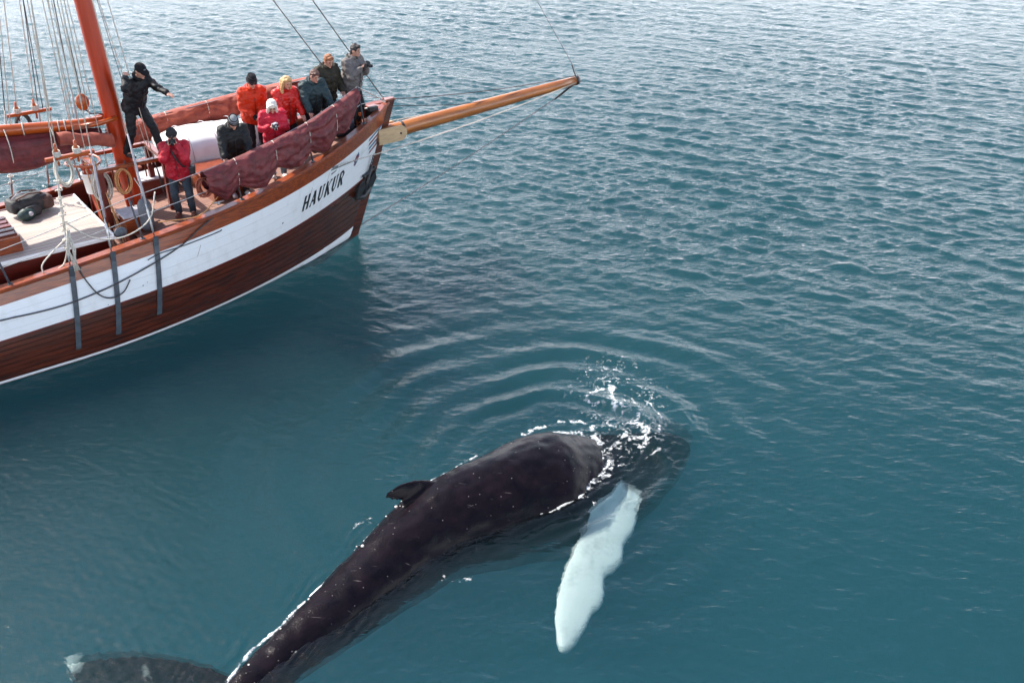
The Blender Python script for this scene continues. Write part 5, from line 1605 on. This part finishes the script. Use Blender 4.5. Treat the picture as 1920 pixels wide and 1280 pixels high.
    # --- hair and hats
    if hair and not (hat and hat[0] == 'hoodup'):
        t_ = MB()
        if hat is None:
            t_.ball(hc + hd @ Vector((-0.016, 0, 0.030)), (0.102, 0.090, 0.104), 18, 14, hd)
            t_.ball(hc + hd @ Vector((0.050, 0, 0.088)), (0.050, 0.066, 0.036), 12, 8, hd)
            t_.ball(hc + hd @ Vector((-0.055, 0, -0.045)), (0.055, 0.074, 0.060), 12, 8, hd)
        else:
            t_.ball(hc + hd @ Vector((-0.050, 0, -0.030)), (0.062, 0.082, 0.066), 12, 8, hd)
        if hair_long:
            for sg in (-1, 1):
                t_.capsule(hc + hd @ Vector((0.01, sg * 0.075, 0.05)), 0.040, hc + hd @ Vector((0.0, sg * 0.100, -0.10)), 0.044, 8)
                t_.capsule(hc + hd @ Vector((0.0, sg * 0.100, -0.10)), 0.044, hc + hd @ Vector((0.075, sg * 0.100, -0.30)), 0.030, 8)
            t_.capsule(hc + hd @ Vector((-0.07, 0.03, 0.0)), 0.075, hc + hd @ Vector((-0.075, 0.03, -0.20)), 0.06, 10)
            t_.capsule(hc + hd @ Vector((-0.07, -0.03, 0.0)), 0.075, hc + hd @ Vector((-0.075, -0.03, -0.20)), 0.06, 10)
        part(t_, 'hair', hair, 0.009, 1, 0.014, 22)
    if hat:
        kind, hm, hm2 = hat
        if kind == 'beanie':
            t_ = MB()
            t_.ball(hc + hd @ Vector((-0.012, 0, 0.052)), (0.110, 0.095, 0.104), 18, 12, hd)
            ho = part(t_, 'knitted_hat', hm, 0.010, 1, 0.004, 30)
            for q in range(3 if hm2 is not hm else 1):
                rr_ = (1.0, 0.93, 0.80)[q]
                MB().tube([hc + hd @ Vector((-0.010 + 0.108 * rr_ * math.cos(a), 0.094 * rr_ * math.sin(a), 0.035 + 0.042 * q - 0.012 * math.cos(a))) for a in np.linspace(0, 6.283, 25)], 0.016 if q == 0 else 0.010, 8, False).build('hat_band', hm2, ho)
        elif kind == 'cap':
            t_ = MB()
            t_.ball(hc + hd @ Vector((-0.012, 0, 0.045)), (0.108, 0.094, 0.092), 18, 12, hd)
            ho = part(t_, 'cap', hm, 0.009, 1, 0.003, 20)
            vs_, fs_ = [], []
            for zq in (0, 0.008):
                for i in range(9):
                    a = -1.1 + 2.2 * i / 8
                    vs_.append(hc + hd @ Vector((0.082 * math.cos(a) + 0.005, 0.088 * math.sin(a), 0.046 + zq)))
                    vs_.append(hc + hd @ Vector((0.075 + 0.105 * math.cos(a), 0.092 * math.sin(a), 0.030 - 0.020 * math.cos(a) + zq + 0.012 * abs(math.sin(a)))))
            for i in range(8):
                fs_ += [(2 * i, 2 * i + 1, 2 * i + 3, 2 * i + 2), (18 + 2 * i, 18 + 2 * i + 2, 18 + 2 * i + 3, 18 + 2 * i + 1), (2 * i + 1, 18 + 2 * i + 1, 18 + 2 * i + 3, 2 * i + 3)]
            fs_ += [(0, 18, 19, 1), (16, 17, 35, 34)]
            mesh_obj('peak', vs_, fs_, hm, ho)
            MB().ball(hc + hd @ Vector((0.094, 0.0, 0.078)), (0.006, 0.024, 0.014), 8, 6, hd).build('badge', hm2, ho)
        elif kind == 'hoodup':
            t_ = MB()
            t_.ball(hc + hd @ Vector((-0.022, 0, 0.035)), (0.120, 0.108, 0.120), 18, 12, hd)
            t_.ball(hc + hd @ Vector((-0.040, 0, -0.06)), (0.090, 0.105, 0.100), 14, 10, hd)
            for sg in (-1, 1):
                t_.capsule(hc + hd @ Vector((0.035, sg * 0.088, 0.02)), 0.030, hc + hd @ Vector((0.030, sg * 0.092, -0.13)), 0.034, 10)
            ho = part(t_, 'lined_hood', hm, 0.011, 2, 0.006, 18)
            MB().tube([hc + hd @ Vector((0.066 + 0.008 * math.cos(a), 0.090 * math.sin(a), 0.005 + 0.112 * math.cos(a))) for a in np.linspace(-2.4, 2.4, 19)], 0.020, 8).build('hood_trim', hm2, ho)
        elif kind == 'band':
            o = MB().tube([hc + hd @ Vector((-0.008 + 0.108 * math.cos(a), 0.094 * math.sin(a), 0.045 + 0.01 * math.cos(a))) for a in np.linspace(0, 6.283, 25)], 0.014, 8, False).build('headband', hm, root)
            o.scale = (s, s, s)
    if strap:
        a = J['shr'] + bend @ Vector((0.05, 0.06, 0.075)); c = waist + bend @ Vector((0.06, 0.19, -0.04))
        pts = [J['shr'] + bend @ Vector((-0.10, 0.07, 0.05)), J['shr'] + bend @ Vector((0.03, 0.07, 0.105)), chest + bend @ Vector((0.175 * bk, -0.01, 0.05)), waist + bend @ Vector((0.155 * bk, 0.11, 0.02)), c]
        o = MB().tube([Vector(q) for q in catmull(pts, 5)], 0.017, 6).build('strap', strap, root); o.scale = (s, s, s)
        o = bevel_box('camera_bag', c + bend @ Vector((-0.02, 0.06, -0.10)), (0.17, 0.12, 0.15), strap, root, 0.025); o.scale = (s, s, s)
    M = Matrix.Translation(pos) @ Matrix.Rotation(yaw, 4, 'Z') @ Matrix.Scale(s, 4)
    return {'l': M @ J['palml'], 'r': M @ J['palmr'], 'hc': M @ hc, 'hd': hd, 'yaw': yaw, 's': s, 'root': root}

def camera_thing(p, yaw, pitch, label, big=1.0, mat=None):
    root = empty('hand_camera', p, yaw)
    root.rotation_euler = (0, pitch, yaw)
    tag(root, label, 'camera', 'cameras held by passengers')
    mt = mat or BLACK
    k = big
    bevel_box('camera_body', (0, 0, 0), (0.05 * k, 0.125 * k, 0.082 * k), mt, root, 0.010 * k)
    bevel_box('viewfinder_hump', (0.0, 0, 0.052 * k), (0.045 * k, 0.05 * k, 0.026 * k), mt, root, 0.008 * k)
    lens = MB().tube([(0.02 * k, 0, -0.004), (0.05 * k, 0, -0.004), (0.055 * k, 0, -0.004), (0.105 * k, 0, -0.004)], [0.034 * k, 0.034 * k, 0.030 * k, 0.032 * k], 14).build('lens', mt, root)
    MB().tube([(0.1052 * k, 0, -0.004), (0.1065 * k, 0, -0.004)], [0.024 * k, 0.022 * k], 12).build('front_glass', GLASS, lens)
    bevel_box('hand_grip', (0.012 * k, -0.058 * k, -0.006), (0.055 * k, 0.028 * k, 0.075 * k), mt, root, 0.008 * k)
    return root
GLASS = pbr('lens_glass', (0.01, 0.012, 0.02), 0.08, var=0.1)

def at(x, y, dz=0.0):
    return W(x, y, deck_z(x) + 0.03 + dz)

YW = R(-62)            # most of them look at the whale
C_red = cloth('red_shell', (0.40, 0.012, 0.026), 0.5)
C_blk = cloth('black_jacket', (0.009, 0.010, 0.011), 0.6)
C_pink = cloth('crimson_jacket', (0.46, 0.014, 0.036), 0.55)
C_or = cloth('orange_red_jacket', (0.52, 0.036, 0.008), 0.5)
C_rd2 = cloth('bright_red_jacket', (0.48, 0.014, 0.008), 0.38, coat=0.15)
C_teal = cloth('dark_teal_jacket', (0.017, 0.036, 0.042), 0.55)
C_oli = cloth('dark_olive_jacket', (0.036, 0.030, 0.018), 0.65, (0.018, 0.016, 0.011))
C_gry = cloth('grey_jacket', (0.14, 0.125, 0.12), 0.7)
C_uni = cloth('black_overalls', (0.007, 0.007, 0.009), 0.6)
C_jean = cloth('blue_grey_trousers', (0.034, 0.046, 0.060), 0.75)
C_drk = cloth('charcoal_trousers', (0.010, 0.011, 0.014), 0.75)
C_lj = cloth('light_jeans', (0.16, 0.23, 0.28), 0.8)
S_brn = cloth('brown_boots', (0.20, 0.075, 0.05), 0.6)
S_blk = cloth('black_boots', (0.016, 0.016, 0.018), 0.5)
S_wht = cloth('white_trainers', (0.72, 0.70, 0.68), 0.6)
H_blk = cloth('black_knit', (0.008, 0.008, 0.010), 0.9)
H_char = cloth('charcoal_knit', (0.026, 0.024, 0.026), 0.9)
H_grey = cloth('grey_knit', (0.20, 0.21, 0.22), 0.9)
H_wht = cloth('cream_fleece', (0.74, 0.68, 0.60), 0.9)
HR_red = pbr('ginger_hair', (0.30, 0.11, 0.035), 0.55, col2=(0.17, 0.055, 0.02), scale=30, bump=0.6, bscale=60)
HR_brn = pbr('brown_hair', (0.11, 0.045, 0.03), 0.5, col2=(0.06, 0.025, 0.018), scale=30, bump=0.6, bscale=60)
HR_dk = pbr('dark_hair', (0.022, 0.014, 0.012), 0.45, col2=(0.012, 0.009, 0.008), scale=30, bump=0.6, bscale=60)
HR_bl = pbr('blond_hair', (0.58, 0.38, 0.17), 0.5, col2=(0.36, 0.21, 0.08), scale=26, bump=0.6, bscale=60)

# crewman on the fife rail, one hand on the shroud, pointing at the whale
person(W(-5.50, -0.30, 2.885), R(-28), 'crewman in black overalls and cap, leaning out and pointing from the mast', h=1.84, lean=R(24), side=0.0, pole_r=(0.5, -0.5, -1),
       hands=((0.86, 0.16, 1.10), (0.16, -0.24, 1.50)), head=(R(16), R(-8)), jacket=C_uni, trousers=C_uni, shoes=S_blk, stance=0.17,
       feet=((0.30, 0.16, 0.0), (-0.22, -0.18, 0.0)), hat=('cap', H_blk, H_grey), hair=HR_dk, bulk=0.92)
# passenger in red, photographing at the rail
p = person(at(-5.14, -0.98), R(-78), 'passenger in bright red jacket and black knitted hat photographing beside the mast', h=1.72, lean=R(7),
       hands=((0.235, 0.075, 1.475), (0.235, -0.085, 1.475)), head=(R(10), 0), jacket=C_red, trousers=C_jean, shoes=S_brn, stance=0.13,
       hat=('beanie', H_char, H_char), hair=HR_brn, strap=BLACK, bulk=1.08, holding=True)
camera_thing((p['l'] + p['r']) / 2 + Vector((0.02, -0.03, 0.03)), R(-78), R(12), 'black camera held to the eye of the passenger in bright red', 0.9)
# row along the lifelines, from the mast towards the bow
p = person(at(-4.02, -1.0), R(-66), 'passenger in black jacket and striped grey knitted hat holding the lifeline', h=1.72, lean=R(22),
       hands=((0.50, 0.22, 0.93), (0.46, -0.26, 0.93)), head=(R(26), R(6)), jacket=C_blk, trousers=C_drk, shoes=S_wht, stance=0.12, hat=('beanie', H_grey, H_char), hair=HR_dk, bulk=1.12, hood=C_blk)
p = person(at(-3.12, -0.86), R(-70), 'passenger in crimson jacket and pale fleece hood looking down at a camera', h=1.62, lean=R(12),
       hands=((0.30, 0.08, 1.20), (0.30, -0.09, 1.20)), head=(R(28), 0), jacket=C_pink, trousers=C_lj, shoes=S_wht, stance=0.11, hat=('hoodup', H_wht, H_wht), hair=HR_dk, bulk=1.06, jacket_len=0.06, holding=True)
camera_thing((p['l'] + p['r']) / 2 + Vector((0.02, -0.04, 0.05)), R(-70), R(32), 'silver and black camera held by the passenger in crimson', 1.0, pbr('two_tone_camera', (0.50, 0.50, 0.52), 0.4, col2=(0.02, 0.02, 0.02), scale=22, mixlo=0.48, mixhi=0.52))
p = person(at(-3.02, 0.30), R(-60), 'passenger in orange-red jacket, black knitted hat and sunglasses behind the crimson jacket', h=1.80, lean=R(10),
       hands=((0.30, 0.06, 1.02), (0.30, -0.09, 1.00)), head=(R(20), R(4)), jacket=C_or, trousers=C_drk, shoes=S_blk, hat=('beanie', H_blk, H_char), hair=HR_dk, glasses=True, bulk=1.10, hood=C_red, gloves=H_blk, holding=True)
p = person(at(-2.54, -0.22), R(-52), 'woman with long blond hair in glossy red jacket at the rail', h=1.72, lean=R(10),
       hands=((0.42, 0.18, 0.98), (0.40, -0.20, 0.96)), head=(R(16), R(10)), jacket=C_rd2, trousers=C_drk, shoes=S_blk, hair=HR_bl, hair_long=True, hat=None, bulk=1.08, jacket_len=0.05, hood=C_rd2)
p = person(at(-1.99, -0.26), R(-52), 'man with brown hair in dark teal jacket leaning on the draped sail', h=1.76, lean=R(24),
       hands=((0.50, 0.24, 0.95), (0.46, -0.26, 0.90)), head=(R(12), R(6)), jacket=C_teal, trousers=C_drk, shoes=S_blk, hair=HR_brn, bulk=1.14, hood=C_teal)
p = person(at(-1.50, -0.02), R(-46), 'man with ginger hair in dark olive jacket standing behind the teal jacket', h=1.80, lean=R(12),
       hands=((0.30, 0.20, 0.98), (0.26, -0.20, 0.95)), head=(R(22), 0), jacket=C_oli, trousers=C_drk, shoes=S_blk, hair=HR_red, bulk=1.10, hood=C_blk)
p = person(at(-0.90, -0.06), R(-30), 'man with dark hair in grey jacket raising a camera nearest the bow', h=1.78, lean=R(10),
       hands=((0.33, 0.07, 1.32), (0.32, -0.08, 1.30)), head=(R(6), R(10)), jacket=C_gry, trousers=C_drk, shoes=S_blk, stance=0.09, hair=HR_dk, bulk=1.12, hood=C_blk, holding=True)
camera_thing((p['l'] + p['r']) / 2 + Vector((0.06, -0.03, 0.04)), R(-30), R(8), 'black camera held up by the man in grey nearest the bow', 1.15)
